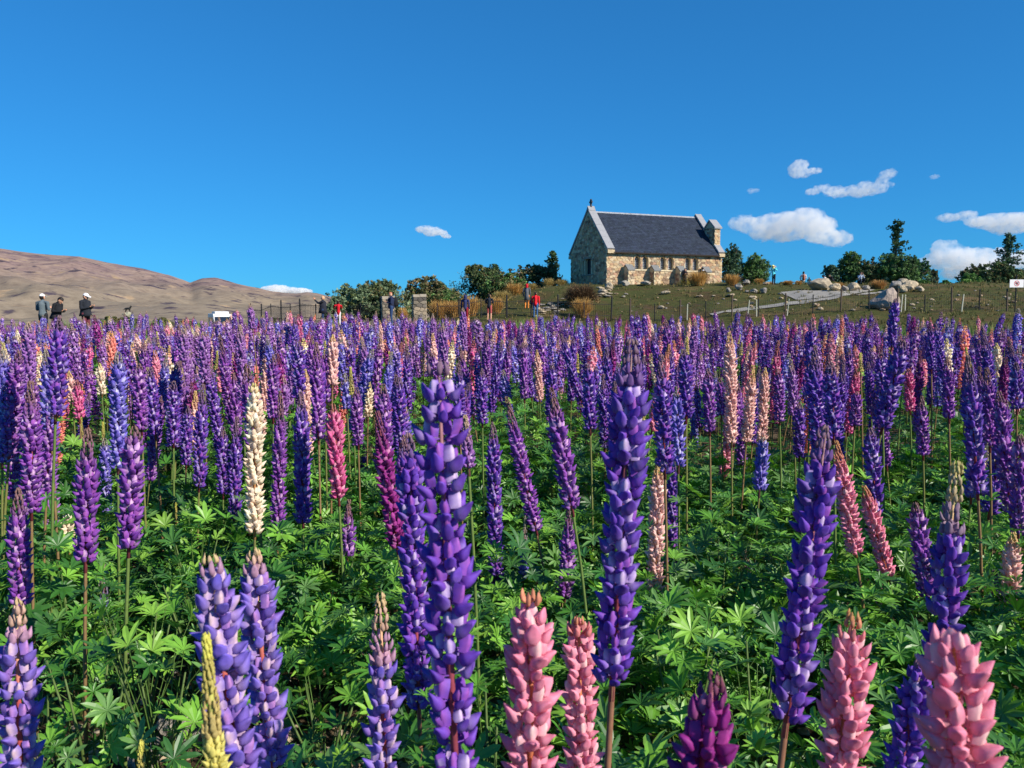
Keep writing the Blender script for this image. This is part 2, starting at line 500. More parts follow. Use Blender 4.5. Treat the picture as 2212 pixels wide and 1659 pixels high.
# clouds: closed lumps of thin scattering air far beyond the mountain ----------
def cloud(lumps, dist, dens, label, depth=1.0, seed=0, vox=None):
    mb = MB(); r_ = random.Random(seed)
    C0 = P(lumps[0][0], lumps[0][1], dist)
    smin = 1e9
    for (x, y, rx, ry) in lumps:
        c = P(x, y, dist) - C0
        for k in range(6):
            ox = r_.uniform(-0.55, 0.55) * rx; oy = r_.uniform(-0.5, 0.5) * ry; q = r_.uniform(0.4, 0.75)
            cc = c + np.array([ox / F * dist, r_.uniform(-0.5, 0.5) * rx * depth / F * dist, oy / F * dist])
            e = ellipsoid(cc, (rx * q / F * dist, rx * q * depth / F * dist, ry * q * 1.05 / F * dist), 12, 9)
            mb.add(*e)
        smin = min(smin, ry / F * dist)
    me = mb.mesh('cloud', [])
    vox = vox or smin * 0.17
    me = modified(me, [('REMESH', dict(mode='VOXEL', voxel_size=vox)), ('SMOOTH', dict(factor=0.6, iterations=4))])
    V, T = mesh_arrays(me)
    sc = 1.0 / (smin * 0.9)
    for i in range(len(V)):
        p = Vector(V[i] * sc)
        n1 = mnoise.noise_vector(p + Vector((seed, 0, 0))); n2 = mnoise.noise_vector(p * 2.6 + Vector((0, seed, 3)))
        V[i] += np.array(n1) * smin * 0.32 + np.array(n2) * smin * 0.17
    tri = V[T]
    if np.einsum('ij,ij->i', tri[:, 0], np.cross(tri[:, 1], tri[:, 2])).sum() < 0: T = T[:, ::-1]
    me2 = raw_mesh('cloud', V, T, None, np.zeros(len(T)), [])
    o = link('cloud', me2); o.location = C0
    mt = bpy.data.materials.new('cloud_%d' % seed); mt.use_nodes = True
    nn = mt.node_tree.nodes; nn.remove(nn['Principled BSDF'])
    v = nn.new('ShaderNodeVolumePrincipled')
    v.inputs['Color'].default_value = (0.995, 0.995, 0.995, 1)
    n_ = nn.new('ShaderNodeTexNoise'); n_.inputs['Scale'].default_value = 1.1 / smin; n_.inputs['Detail'].default_value = 4
    tc_ = nn.new('ShaderNodeTexCoord'); mt.node_tree.links.new(tc_.outputs['Object'], n_.inputs['Vector'])
    mr_ = nn.new('ShaderNodeMapRange'); mr_.inputs[1].default_value = 0.36; mr_.inputs[2].default_value = 0.66; mr_.inputs[3].default_value = 0.0; mr_.inputs[4].default_value = dens * 0.7 / smin
    mt.node_tree.links.new(n_.outputs[0], mr_.inputs[0]); mt.node_tree.links.new(mr_.outputs[0], v.inputs['Density'])
    v.inputs['Anisotropy'].default_value = 0.0
    mt.node_tree.links.new(v.outputs[0], nn['Material Output'].inputs['Volume'])
    me2.materials.append(mt)
    return tag(o, label, 'cloud')
cloud([(1732, 366, 26, 16), (1752, 371, 22, 9)], 7000, 0.75, 'small pale wedge shaped cloud high above the wide flat cloud', seed=1)
cloud([(1765, 410, 26, 11), (1800, 416, 34, 10), (1845, 411, 34, 15), (1880, 404, 30, 16), (1912, 394, 22, 16), (1920, 376, 18, 13)], 7000, 0.55, 'thin hook shaped cloud curling upward at one end', seed=2)
cloud([(1606, 480, 34, 18), (1660, 488, 52, 28), (1715, 486, 58, 30), (1765, 496, 56, 28), (1805, 512, 40, 20), (1640, 500, 40, 16)], 7000, 0.9, 'long flat white cloud beside the church chimney', seed=3)
cloud([(2070, 468, 34, 11), (2120, 478, 46, 16), (2170, 474, 50, 18), (2220, 482, 60, 24), (2290, 484, 60, 24)], 7500, 0.6, 'thin grey cloud bank over the tall conifer', seed=4)
cloud([(2030, 562, 40, 24), (2065, 548, 46, 28), (2100, 552, 44, 24), (2130, 562, 50, 26), (2070, 580, 70, 22), (2180, 570, 60, 26)], 9000, 1.5, 'bright heaped cumulus cloud between the tree groups', seed=5)
cloud([(918, 497, 20, 11), (942, 502, 26, 10), (962, 508, 16, 6)], 7000, 0.75, 'small lone cloud above the low bushes', seed=6)
cloud([(580, 628, 30, 10), (610, 624, 34, 13), (645, 628, 30, 9)], 11000, 2.2, 'white cloud peeping over the mountain ridge', seed=7)
cloud([(2022, 381, 12, 6)], 7000, 0.3, 'faint wisp of cloud', seed=8)
cloud([(1628, 412, 14, 6)], 7000, 0.28, 'tiny faint puff of cloud above the church chimney', seed=9)

# ================================================================== the church
CL, CW, CA = 11.65, 6.95, R(21.5)
CEAVE, CRIDGE = 3.3, 6.75
c0 = P(1310, 615, 68.0)
CHZ = gz(c0[0], c0[1]) - 0.02
church = empty('stone_church', (c0[0], c0[1], CHZ), 'small rubble stone church with dark slate roof and gable bellcote on the knoll', 'church', rotz=CA)

def wall_u(xv):
    """distance along the long wall of a picture column"""
    k = (xv - 1106) / F
    return (k * c0[1] - c0[0]) / (math.cos(CA) - k * math.sin(CA))
def zx(z): return 1184.0 + z * 0.1946     # column in the enlarged church crop -> picture

WINS = []
for a, c in ((950, 1005), (1035, 1095), (1230, 1285), (1315, 1375), (1505, 1560), (1590, 1645)):
    u0, u1 = wall_u(zx(a)), wall_u(zx(c))
    WINS.append(((u0 + u1) / 2, 0.56, 1.62, 1.10))     # centre, width, sill height, full height
def arch(uc, w, z0, h, n=8):
    r = w / 2; pts = [(uc - r, z0), (uc + r, z0)]
    for i in range(n + 1):
        a = math.pi * i / n
        pts.append((uc + r * math.cos(a), z0 + h - r + r * math.sin(a)))
    return pts
def solid(name, V, T, mat):
    me = raw_mesh(name, V, T, None, np.zeros(len(T)), mat, False); fix_normals(me); return me
def cut(me, cutters):
    objs = []
    c_all = MB()
    for V, T in cutters: c_all.add(V, T)
    cm = c_all.mesh('cutter', [], False); fix_normals(cm)
    co = link('temporary_cutter', cm)
    out = modified(me, [('BOOLEAN', dict(object=co, operation='DIFFERENCE', solver='EXACT'))])
    bpy.data.objects.remove(co)
    return out

TH = 0.45
fw = solid('wall', *box(TH, CL - TH, 0, 0.5, -0.8, CEAVE), M['mortar'])
fw = cut(fw, [prism(arch(*w), 'y', -0.3, 0.8) for w in WINS])
fw.name = 'wall'
front_wall = link('wall', fw, church)
front_wall['label'] = 'sunlit long wall of cream and brown rubble'
link('wall', solid('wall', *box(TH, CL - TH, CW - 0.5, CW, -0.8, CEAVE), M['mortar']), church)
gp = [(0, -0.8), (CW, -0.8), (CW, CEAVE + 0.08), (CW / 2, CRIDGE + 0.12), (0, CEAVE + 0.08)]
gv, gt = prism(gp, 'x', 0, TH)
GWIN = [(CW / 2, 1.15, 1.3, 1.35), (CW / 2 - 0.95, 0.26, 1.3, 1.2), (CW / 2 + 0.95, 0.26, 1.3, 1.2)]
gw = cut(solid('gable_wall', gv, gt, M['mortar']), [box(-0.3, 0.8, c - w / 2, c + w / 2, z, z + h) for c, w, z, h in GWIN] + [box(-0.3, 0.8, CW / 2 - 0.09, CW / 2 + 0.09, 4.0, 4.75)])
gable_l = link('gable_wall', gw, church)
gable_l['label'] = 'shaded end gable with one big window'
gv, gt = prism(gp, 'x', CL - TH, CL)
gable_r = link('gable_wall', solid('gable_wall', gv, gt, M['mortar']), church)

STONE_C = [(214, 196, 162), (204, 182, 146), (218, 202, 172), (202, 170, 142), (172, 152, 132), (184, 172, 152), (210, 186, 154), (150, 130, 114), (198, 164, 144), (220, 206, 180)]
def clip_half(poly, n, d):
    """keep points with n.p <= d"""
    out = []
    for i in range(len(poly)):
        p, q = poly[i], poly[(i + 1) % len(poly)]
        sp, sq = n[0] * p[0] + n[1] * p[1] - d, n[0] * q[0] + n[1] * q[1] - d
        if sp <= 0: out.append(p)
        if sp * sq < 0:
            t_ = sp / (sp - sq); out.append((p[0] + (q[0] - p[0]) * t_, p[1] + (q[1] - p[1]) * t_))
    return out
def stone_cells(u0, u1, z0, z1, sw, sh, r_, holes=(), keep=None):
    sites = []
    rows = int((z1 - z0) / sh) + 2; cols = int((u1 - u0) / sw) + 2
    for i in range(-1, rows):
        for j in range(-1, cols):
            sites.append((u0 + (j + 0.5 + (0.5 if i % 2 else 0) + r_.uniform(-0.34, 0.34)) * sw, z0 + (i + 0.5 + r_.uniform(-0.3, 0.3)) * sh))
    k = sw / sh
    cells = []
    for s in sites:
        if not (u0 < s[0] < u1 and z0 < s[1] < z1): continue
        if any(h[0] < s[0] < h[1] and h[2] < s[1] < h[3] for h in holes): continue
        if keep and not keep(*s): continue
        poly = [(u0, z0), (u1, z0), (u1, z1), (u0, z1)]
        for q in sites:
            if q is s or abs(q[0] - s[0]) > 2.6 * sw or abs(q[1] - s[1]) > 2.6 * sh: continue
            # metric stretched so that cells lie flat
            ax, ay = s[0], s[1] * k; bx_, by_ = q[0], q[1] * k
            n = (bx_ - ax, (by_ - ay) * k)
            d = (bx_ * bx_ + by_ * by_ - ax * ax - ay * ay) / 2
            poly = clip_half(poly, n, d)
            if len(poly) < 3: break
        for h in holes:
            if len(poly) < 3: break
            if max(p[0] for p in poly) > h[0] and min(p[0] for p in poly) < h[1] and max(p[1] for p in poly) > h[2] and min(p[1] for p in poly) < h[3]:
                opts = [((1, 0), h[0], h[0] - s[0]), ((-1, 0), -h[1], s[0] - h[1]), ((0, 1), h[2], h[2] - s[1]), ((0, -1), -h[3], s[1] - h[3])]
                opts.sort(key=lambda o: -o[2]); poly = clip_half(poly, opts[0][0], opts[0][1])
        if len(poly) >= 3: cells.append(poly)
    return cells
def stone_geo(poly, r_, gap=0.012, proud=(0.015, 0.05)):
    n = len(poly); cx = sum(p[0] for p in poly) / n; cz = sum(p[1] for p in poly) / n
    size = max(0.05, sum(math.hypot(p[0] - cx, p[1] - cz) for p in poly) / n)
    s1 = 1 - gap / size; s2 = s1 - 0.16; h = r_.uniform(*proud)
    A = [(cx + (p[0] - cx) * s1, cz + (p[1] - cz) * s1) for p in poly]
    B = [(cx + (p[0] - cx) * s2, cz + (p[1] - cz) * s2) for p in poly]
    V = [(a, c, -0.004) for a, c in A] + [(a, c, h * 0.65) for a, c in A] + [(a, c, h) for a, c in B]
    T = []
    for r0 in (0, n):
        for i in range(n):
            j = (i + 1) % n
            T += [(r0 + i, r0 + j, r0 + n + j), (r0 + i, r0 + n + j, r0 + n + i)]
    for i in range(1, n - 1): T.append((2 * n, 2 * n + i, 2 * n + i + 1))
    return np.array(V), np.array(T)
def stone_col(r_):
    c = lin(r_.choice(STONE_C)) * r_.uniform(0.78, 1.06) * np.array([0.88, 0.80, 0.71])
    return c
# stones of the long wall: the 300 largest are pieces of their own
r_ = random.Random(11)
holes = [(c - w / 2 - 0.13, c + w / 2 + 0.13, z - 0.12, z + h + 0.12) for c, w, z, h in WINS]
cells = stone_cells(0, CL, -0.15, CEAVE - 0.02, 0.36, 0.2, r_, holes)
def area(p): return abs(sum(p[i][0] * p[(i + 1) % len(p)][1] - p[(i + 1) % len(p)][0] * p[i][1] for i in range(len(p)))) / 2
cells.sort(key=lambda p: -area(p))
rest = MB()
for i, cpoly in enumerate(cells):
    V, T = stone_geo(cpoly, r_)
    W = np.stack([V[:, 0], -V[:, 2], V[:, 1]], 1)
    if i < 300:
        mb = MB().add(W, T, stone_col(r_)); mb.build('stone', M['wall_stone'], front_wall, False)
    else:
        rest.add(W, T, stone_col(r_))
rest.build('small_stones', M['wall_stone'], front_wall, False)['kind'] = 'stuff'
def gkeep(y, z):
    return z < CEAVE + (CRIDGE - CEAVE) * (1 - abs(y - CW / 2) / (CW / 2)) - 0.1
gh = [(c - w / 2 - 0.1, c + w / 2 + 0.1, z - 0.1, z + h + 0.1) for c, w, z, h in GWIN] + [(CW / 2 - 0.14, CW / 2 + 0.14, 3.95, 4.8)]
for gobj, x0, sg in ((gable_l, 0.0, -1), (gable_r, CL, 1)):
    gs = MB()
    for cpoly in stone_cells(0, CW, -0.15, CRIDGE, 0.38, 0.22, r_, gh if sg < 0 else (), gkeep):
        if max(z for _, z in cpoly) > CEAVE:
            sl = (CRIDGE - CEAVE) / (CW / 2)
            cpoly = clip_half(cpoly, (-sl, 1), CEAVE); cpoly = clip_half(cpoly, (sl, 1), CEAVE + sl * CW) if len(cpoly) > 2 else cpoly
            if len(cpoly) < 3: continue
        V, T = stone_geo(cpoly, r_)
        gs.add(np.stack([x0 + sg * V[:, 2], V[:, 0], V[:, 1]], 1), T, stone_col(r_))
    gs.build('stones', M['wall_stone'], gobj, False)['kind'] = 'stuff'

# windows
for (c, w, z, h) in WINS:
    wo = MB().add(*prism(arch(c, w - 0.01, z + 0.004, h - 0.01), 'y', 0.30, 0.32)).build('window', M['glass'], church, False); fix_normals(wo.data)
    o_, i_ = arch(c, w, z, h, 10), arch(c, w - 0.08, z + 0.04, h - 0.08, 10)
    fr = MB(); n = len(o_)
    V = [(u, 0.27, q) for u, q in o_] + [(u, 0.27, q) for u, q in i_] + [(u, 0.30, q) for u, q in o_] + [(u, 0.30, q) for u, q in i_]
    T = []
    for i in range(n):
        j = (i + 1) % n
        T += [(i, j, n + j), (i, n + j, n + i), (n + i, n + j, 3 * n + j), (n + i, 3 * n + j, 3 * n + i)]
    fr.add(V, T); fo = fr.build('window_frame', M['frame_dark'], wo, False); fix_normals(fo.data)
    ld = MB()
    for k in range(1, 5):
        u = c - w / 2 + w * k / 5
        top = z + h - w / 2 + math.sqrt(max(0, (w / 2) ** 2 - (u - c) ** 2)) - 0.02
        ld.add(*box(u - 0.009, u + 0.009, 0.275, 0.297, z + 0.03, top))
    k = 1
    while z + 0.15 * k < z + h - 0.08:
        q = z + 0.15 * k; half = w / 2 - 0.03
        if q > z + h - w / 2: half = math.sqrt(max(0.001, (w / 2) ** 2 - (q - (z + h - w / 2)) ** 2)) - 0.02
        ld.add(*box(c - half, c + half, 0.272, 0.294, q - 0.008, q + 0.008)); k += 1
    ld.build('leading', M['lead'], wo, False)
    # dressed surround: sill, jamb stones, voussoirs
    su = MB(); rr_ = random.Random(int(c * 100))
    su.add(*box(c - w / 2 - 0.14, c + w / 2 + 0.14, -0.07, 0.25, z - 0.13, z - 0.004), lin((206, 190, 158)))
    for sgn in (-1, 1):
        q = z
        while q < z + h - w / 2 - 0.02:
            hh = min(rr_.uniform(0.16, 0.26), z + h - w / 2 - q)
            a0, a1 = sorted((c + sgn * (w / 2 + 0.003), c + sgn * (w / 2 + rr_.uniform(0.09, 0.125))))
            su.add(*box(a0, a1, -0.045, 0.1, q + 0.006, q + hh - 0.006), stone_col(rr_)); q += hh
    for k in range(7):
        a0, a1 = math.pi * (k + 0.05) / 7, math.pi * (k + 0.95) / 7
        cz = z + h - w / 2
        pts = [(c + (w / 2 + e) * math.cos(a), cz + (w / 2 + e) * math.sin(a)) for a, e in ((a0, 0.004), (a0, 0.13), (a1, 0.13), (a1, 0.004))]
        su.add(*prism(pts, 'y', -0.05, 0.1), stone_col(rr_))
    so = su.build('window_surround', M['wall_stone'], wo, False); fix_normals(so.data)
for (c, w, z, h) in GWIN:
    wo = MB().add(*box(0.30, 0.32, c - w / 2 + 0.004, c + w / 2 - 0.004, z + 0.004, z + h - 0.004)).build('window', M['glass'], church, False)
    fr = MB()
    for a0, a1, b0, b1 in ((c - w / 2, c - w / 2 + 0.05, z, z + h), (c + w / 2 - 0.05, c + w / 2, z, z + h), (c - w / 2 + 0.05, c + w / 2 - 0.05, z, z + 0.05), (c - w / 2 + 0.05, c + w / 2 - 0.05, z + h - 0.05, z + h)):
        fr.add(*box(0.26, 0.298, a0, a1, b0, b1))
    fr.build('window_frame', M['frame_dark'], wo, False)
    su = MB()
    su.add(*box(-0.06, 0.2, c - w / 2 - 0.12, c + w / 2 + 0.12, z + h + 0.004, z + h + 0.16), lin((150, 140, 124)))
    su.add(*box(-0.07, 0.2, c - w / 2 - 0.1, c + w / 2 + 0.1, z - 0.12, z - 0.004), lin((150, 140, 124)))
    su.build('window_surround', M['wall_stone'], wo, False)

# roof of lapped slates
sl_len = math.hypot(CW / 2 + 0.32, CRIDGE - CEAVE + 0.33)
sa = math.atan2(CRIDGE - (CEAVE - 0.33) + 0.0, CW / 2 + 0.32)
roof_mb = MB()
rr_ = random.Random(5)
for side in (0, 1):
    def rp(u, s, n):
        """u along the ridge, s up the slope from the eave, n out of the slope"""
        y = -0.32 + s * math.cos(sa) - n * math.sin(sa); zz = CEAVE - 0.30 + s * math.sin(sa) + n * math.cos(sa)
        return (u, y if side == 0 else CW - y, zz)
    smax = (CW / 2 + 0.32) / math.cos(sa)
    # deck
    V = [rp(u, s, n) for n in (-0.10, -0.012) for s in (0.02, smax - 0.02) for u in (TH + 0.01, CL - TH - 0.01)]
    T = box(0, 1, 0, 1, 0, 1)[1]
    roof_mb.add(V, T, lin((50, 44, 40)))
    rows = 24; ch = smax / rows
    for i in range(rows):
        off = (i % 2) * 0.15; u = TH + 0.004 - off
        while u < CL - TH:
            a0, a1 = max(u, TH + 0.004), min(u + 0.3 - 0.006, CL - TH - 0.004)
            if a1 - a0 > 0.03:
                s0, s1 = i * ch - 0.01, min(i * ch + ch * 1.5, smax)
                n0 = 0.022 + rr_.uniform(0, 0.006)
                V = [rp(a0, s0, n0), rp(a1, s0, n0), rp(a1, s1, 0.004), rp(a0, s1, 0.004), rp(a0, s0, n0 - 0.014), rp(a1, s0, n0 - 0.014)]
                roof_mb.add(V, [(0, 1, 2), (0, 2, 3), (4, 5, 1), (4, 1, 0)], lin((46, 54, 68)) * rr_.uniform(0.75, 1.2) * np.array([1, rr_.uniform(0.97, 1.03), rr_.uniform(0.95, 1.06)]))
            u += 0.3
roof = roof_mb.build('roof', M['slate'], church, False)
rb = MB()
for k in range(20):
    a0 = TH + 0.02 + (CL - 2 * TH - 0.04) * k / 20; a1 = a0 + (CL - 2 * TH - 0.04) / 20 - 0.012
    rb.add(*prism([(CW / 2 - 0.2, CRIDGE - 0.19), (CW / 2, CRIDGE + 0.09), (CW / 2 + 0.2, CRIDGE - 0.19), (CW / 2 + 0.2, CRIDGE - 0.24), (CW / 2, CRIDGE + 0.02), (CW / 2 - 0.2, CRIDGE - 0.24)], 'x', a0, a1), lin((150, 152, 156)))
ro = rb.build('ridge_cap', M['slate'], roof, False); fix_normals(ro.data)
ev = MB().add(*box(TH + 0.02, CL - TH - 0.02, -0.36, -0.30, CEAVE - 0.40, CEAVE - 0.30))
ev.build('eaves_board', M['dark_wood'], roof, False)
for k in range(19):
    u = TH + 0.3 + (CL - 2 * TH - 0.6) * k / 18
    MB().add(*box(u - 0.05, u + 0.05, -0.298, -0.002, CEAVE - 0.34, CEAVE - 0.2)).build('rafter_end', M['dark_wood'], roof, False)

# copings, kneelers, apex stone and cross
slp = math.atan2(CRIDGE - CEAVE + 0.04, CW / 2)
def coping_side(x0, x1, near):
    L_ = math.hypot(CW / 2, CRIDGE - CEAVE + 0.04) + 0.18
    n = 7; out = []
    for k in range(n):
        s0 = -0.28 + (L_ + 0.28) * k / n; s1 = -0.28 + (L_ + 0.28) * (k + 1) / n - 0.01
        V = []
        for nn_ in (0.004, 0.16):
            for s in (s0, s1):
                for x in (x0, x1):
                    y = s * math.cos(slp) - nn_ * math.sin(slp); z_ = CEAVE + 0.08 + s * math.sin(slp) + nn_ * math.cos(slp)
                    if y > CW / 2: y = CW / 2
                    V.append((x, y if near else CW - y, z_))
        o = MB().add(V, box(0, 1, 0, 1, 0, 1)[1]).build('coping_stone', M['coping'], None, False); fix_normals(o.data); out.append(o)
    return out
for gobj, x0, x1 in ((gable_l, -0.10, 0.60), (gable_r, CL - 0.56, CL + 0.08)):
    for near in (True, False):
        for o in coping_side(x0, x1, near): o.parent = gobj
    for yy0, yy1 in ((-0.36, 0.0), (CW, CW + 0.36)):
        MB().add(*box(x0 + 0.02, x1 - 0.02, yy0 + 0.003, yy1 - 0.003, CEAVE - 0.42, CEAVE - 0.14), lin((196, 176, 142))).build('kneeler', M['wall_stone'], gobj, False)
AX, AZ_ = 0.25, CRIDGE + 0.30
MB().add(*prism([(CW / 2 - 0.26, AZ_ - 0.16), (CW / 2, AZ_ + 0.22), (CW / 2 + 0.26, AZ_ - 0.16)], 'x', -0.08, 0.58)).build('apex_stone', M['coping'], gable_l, False)
cr = MB()
zc = AZ_ + 0.2
cr.add(*box(AX - 0.06, AX + 0.06, CW / 2 - 0.075, CW / 2 + 0.075, zc - 0.15, zc + 0.62))
cr.add(*box(AX - 0.055, AX + 0.055, CW / 2 - 0.25, CW / 2 + 0.25, zc + 0.30, zc + 0.43))
ring = [(0.19 * math.cos(a), 0.19 * math.sin(a)) for a in np.linspace(0, 2 * math.pi, 15)[:-1]]
for k in range(14):
    p, q = ring[k], ring[(k + 1) % 14]
    cr.add(*tube([(AX, CW / 2 + p[0], zc + 0.365 + p[1]), (AX, CW / 2 + q[0], zc + 0.365 + q[1])], [0.035, 0.035], 5))
cr.build('cross', M['frame_dark'], church, False)

# bellcote on the far gable
bx0, bx1, by0, by1, bz1 = CL - 0.54, CL + 0.06, 0.42, 1.95, 5.55
bell = MB().add(*prism([(by0, 3.2), (by1, 3.2), (by1, bz1), ((by0 + by1) / 2, bz1 + 0.62), (by0, bz1)], 'x', bx0, bx1)).build('bellcote', M['mortar'], church, False)
fix_normals(bell.data)
bs = MB()
for cpoly in stone_cells(bx0, bx1, 3.3, bz1 - 0.05, 0.34, 0.2, r_):
    V, T = stone_geo(cpoly, r_); bs.add(np.stack([V[:, 0], by0 - V[:, 2], V[:, 1]], 1), T, stone_col(r_))
for cpoly in stone_cells(by0, by1, 3.6, bz1 + 0.02, 0.34, 0.2, r_):
    V, T = stone_geo(cpoly, r_); bs.add(np.stack([bx0 - V[:, 2], V[:, 0], V[:, 1]], 1), T, stone_col(r_))
bs.build('stones', M['wall_stone'], bell, False)['kind'] = 'stuff'
ym = (by0 + by1) / 2
for sgn in (-1, 1):
    e = by0 - 0.14 if sgn < 0 else by1 + 0.14
    cp = MB().add(*prism([(e, bz1 - 0.12), (ym, bz1 + 0.62), (ym, bz1 + 0.78), (e, bz1 + 0.02)], 'x', bx0 - 0.1, bx1 + 0.1)).build('cap_stone', M['coping'], bell, False); fix_normals(cp.data)

# buttresses
for zxl in (825, 1110, 1392, 1672):
    u0 = wall_u(zx(zxl)) + 0.02; u1 = u0 + 0.62
    prof = [(-0.004, -0.5), (-0.004, 1.62), (-0.26, 1.84), (-0.80, 1.46), (-0.80, -0.5)]
    bo = MB().add(*prism(prof, 'x', u0, u1)).build('buttress', M['mortar'], church, False); fix_normals(bo.data)
    bs = MB()
    for cpoly in stone_cells(u0, u1, -0.1, 1.42, 0.33, 0.2, r_):
        V, T = stone_geo(cpoly, r_); bs.add(np.stack([V[:, 0], -0.80 - V[:, 2], V[:, 1]], 1), T, stone_col(r_))
    for x0, sg in ((u0, -1), (u1, 1)):
        for cpoly in stone_cells(-0.78, -0.02, -0.1, 1.42, 0.33, 0.2, r_):
            V, T = stone_geo(cpoly, r_); bs.add(np.stack([x0 + sg * V[:, 2], V[:, 0], V[:, 1]], 1), T, stone_col(r_))
    bs.build('stones', M['wall_stone'], bo, False)['kind'] = 'stuff'
    cp = MB().add(*prism([(-0.30, 1.90), (-0.86, 1.44), (-0.86, 1.52), (-0.30, 1.985)], 'x', u0 - 0.03, u1 + 0.03))
    cp.add(*prism([(-0.01, 1.66), (-0.296, 1.90), (-0.296, 1.985), (-0.01, 1.74)], 'x', u0 - 0.03, u1 + 0.03))
    co_ = cp.build('cap_stone', M['cap_stone'], bo, False); fix_normals(co_.data)
# plinth stones at the foot
for k in range(22):
    u = 0.1 + k * (CL - 0.3) / 21
    V, T = ellipsoid((u, -0.10, 0.0), (r_.uniform(0.16, 0.3), 0.13, r_.uniform(0.08, 0.2)), 7, 5)
    V += np.array([[mnoise.noise(Vector(p) * 4) * 0.06] * 3 for p in V])
    MB().add(V, T, stone_col(r_)).build('footing_stone', M['rock'], church, False)

# ================================================================== trees and bushes
GREENS = {'olive': [(70, 80, 44), (88, 94, 54), (58, 70, 40), (104, 96, 62)],
          'grey': [(92, 108, 78), (110, 124, 92), (76, 92, 66)],
          'dark': [(60, 82, 50), (74, 98, 58), (50, 70, 48)],
          'brown': [(96, 84, 58), (112, 96, 66), (76, 76, 48), (66, 76, 46)],
          'mid': [(74, 104, 52), (88, 118, 60), (62, 90, 48)],
          'bright': [(88, 122, 54), (104, 136, 62), (72, 104, 46)],
          'blue': [(66, 92, 74), (80, 106, 86), (56, 80, 64)]}
def leaf_mass(mb, clumps, cols, size, r_):
    """clumps: (centre, radii, sub-clumps, leaves in each)"""
    for c, rad, ns, nl in clumps:
        c = np.asarray(c, float); rad = np.asarray(rad, float)
        d = r_.normal(size=(ns, 3)); d /= np.linalg.norm(d, axis=1)[:, None]
        q = r_.uniform(0.45, 1.05, ns) ** 0.6
        sc = c + d * q[:, None] * rad
        sr = r_.uniform(0.10, 0.24, ns) * rad.mean()
        k = ns * nl
        o = r_.normal(size=(k, 3)); o[:, 2] *= 0.8
        p = np.repeat(sc, nl, 0) + o * np.repeat(sr, nl)[:, None] * 0.62
        cc = lin(np.array(cols)[r_.integers(0, len(cols), ns)]) * r_.uniform(0.75, 1.25, (ns, 1)) * 1.35
        cc = np.repeat(cc, nl, 0) * r_.uniform(0.8, 1.25, (k, 1)) * 1.12
        n = o / (np.linalg.norm(o, axis=1)[:, None] + 1e-6) + r_.normal(size=(k, 3)) * 0.8
        n /= np.linalg.norm(n, axis=1)[:, None]
        a = np.cross(n, r_.normal(size=(k, 3))); a /= (np.linalg.norm(a, axis=1)[:, None] + 1e-6)
        b_ = np.cross(n, a)
        s = size * r_.uniform(0.6, 1.4, (k, 1))
        V = np.stack([p - a * s, p - b_ * s * 0.5, p + a * s, p + b_ * s * 0.5], 1).reshape(-1, 3)
        i = np.arange(k) * 4
        T = np.concatenate([np.stack([i, i + 1, i + 2], 1), np.stack([i, i + 2, i + 3], 1)])
        mb.add(V, T, np.repeat(cc, 4, 0))
def woody(mb, base, H, r0, limbs, r_):
    """tapered trunk with limbs reaching the clump centres"""
    pts = [(0, 0, -0.3)]; x = y = 0
    for k in range(1, 6):
        x += r_.uniform(-0.06, 0.06) * H * 0.3; y += r_.uniform(-0.06, 0.06) * H * 0.3
        pts.append((x, y, H * 0.8 * k / 5))
    rad = [r0 * (1 - 0.16 * k) for k in range(6)]
    mb.add(*tube(pts, rad, 7))
    for L_ in limbs:
        k = r_.integers(1, 4); s = np.array(pts[k]); e = np.asarray(L_, float)
        mid = (s + e) / 2 + np.array([0, 0, 0.1 * H * r_.uniform(-0.5, 1)])
        mb.add(*tube([s, mid, e], [r0 * 0.5, r0 * 0.35, r0 * 0.12], 5))
def tree(name, label, base, clumps, cols, size, seed, group=None, cat='tree', trunk=0.14, H=None):
    r_ = np.random.default_rng(seed)
    root = empty(name, base, label, cat, group)
    H = H or max(c[0][2] + c[1][2] for c in clumps)
    tm = MB(); woody(tm, base, H, trunk, [c[0] for c in clumps], r_)
    tm.build('trunk', M['bark'], root)
    cm = MB(); leaf_mass(cm, clumps, cols, size, r_)
    cm.build('crown', M['tree_leaf'], root, False)
    return root
def round_clumps(w, dep, H, n, r_, dens=1.0, low=0.08, tip=0.0, spires=0):
    """irregular rounded crown filling a box w x dep x H"""
    out = []
    for k in range(n):
        t_ = (k + 0.5) / n
        a = r_.uniform(0, 2 * math.pi); q = r_.uniform(0.1, 0.72)
        z = H * (low + (0.98 - low) * r_.uniform(0.0, 0.9))
        shrink = math.sqrt(max(0.12, 1 - ((z / H) ** 2.6) * (1 - tip)))
        rad = r_.uniform(0.2, 0.33) * min(w, H) * 0.62
        out.append(((math.cos(a) * q * w / 2 * shrink, math.sin(a) * q * dep / 2 * shrink, min(z, H - rad * 0.8)), (rad * 1.15, rad * 1.1, rad * 0.85), int(34 * dens), 30))
    for k in range(spires):
        a = r_.uniform(0, 2 * math.pi); q = r_.uniform(0.0, 0.75) * w / 2; top = H * r_.uniform(0.72, 1.0) * (1 - 0.25 * (q / (w / 2)) ** 2); hh = r_.uniform(0.16, 0.26) * H
        for j_ in range(5):
            f_ = j_ / 4; rr3 = (0.16 - 0.12 * f_) * w * r_.uniform(0.7, 1.2)
            out.append(((math.cos(a) * q + r_.normal(0, 0.05), math.sin(a) * q * 0.8, top - hh * 1.3 * (1 - f_)), (rr3, rr3, hh * 0.22), int(9 * dens), 20))
    out.append(((0, 0, H * 0.45), (w * 0.36, dep * 0.33, H * 0.36), int(110 * dens), 30))
    return out
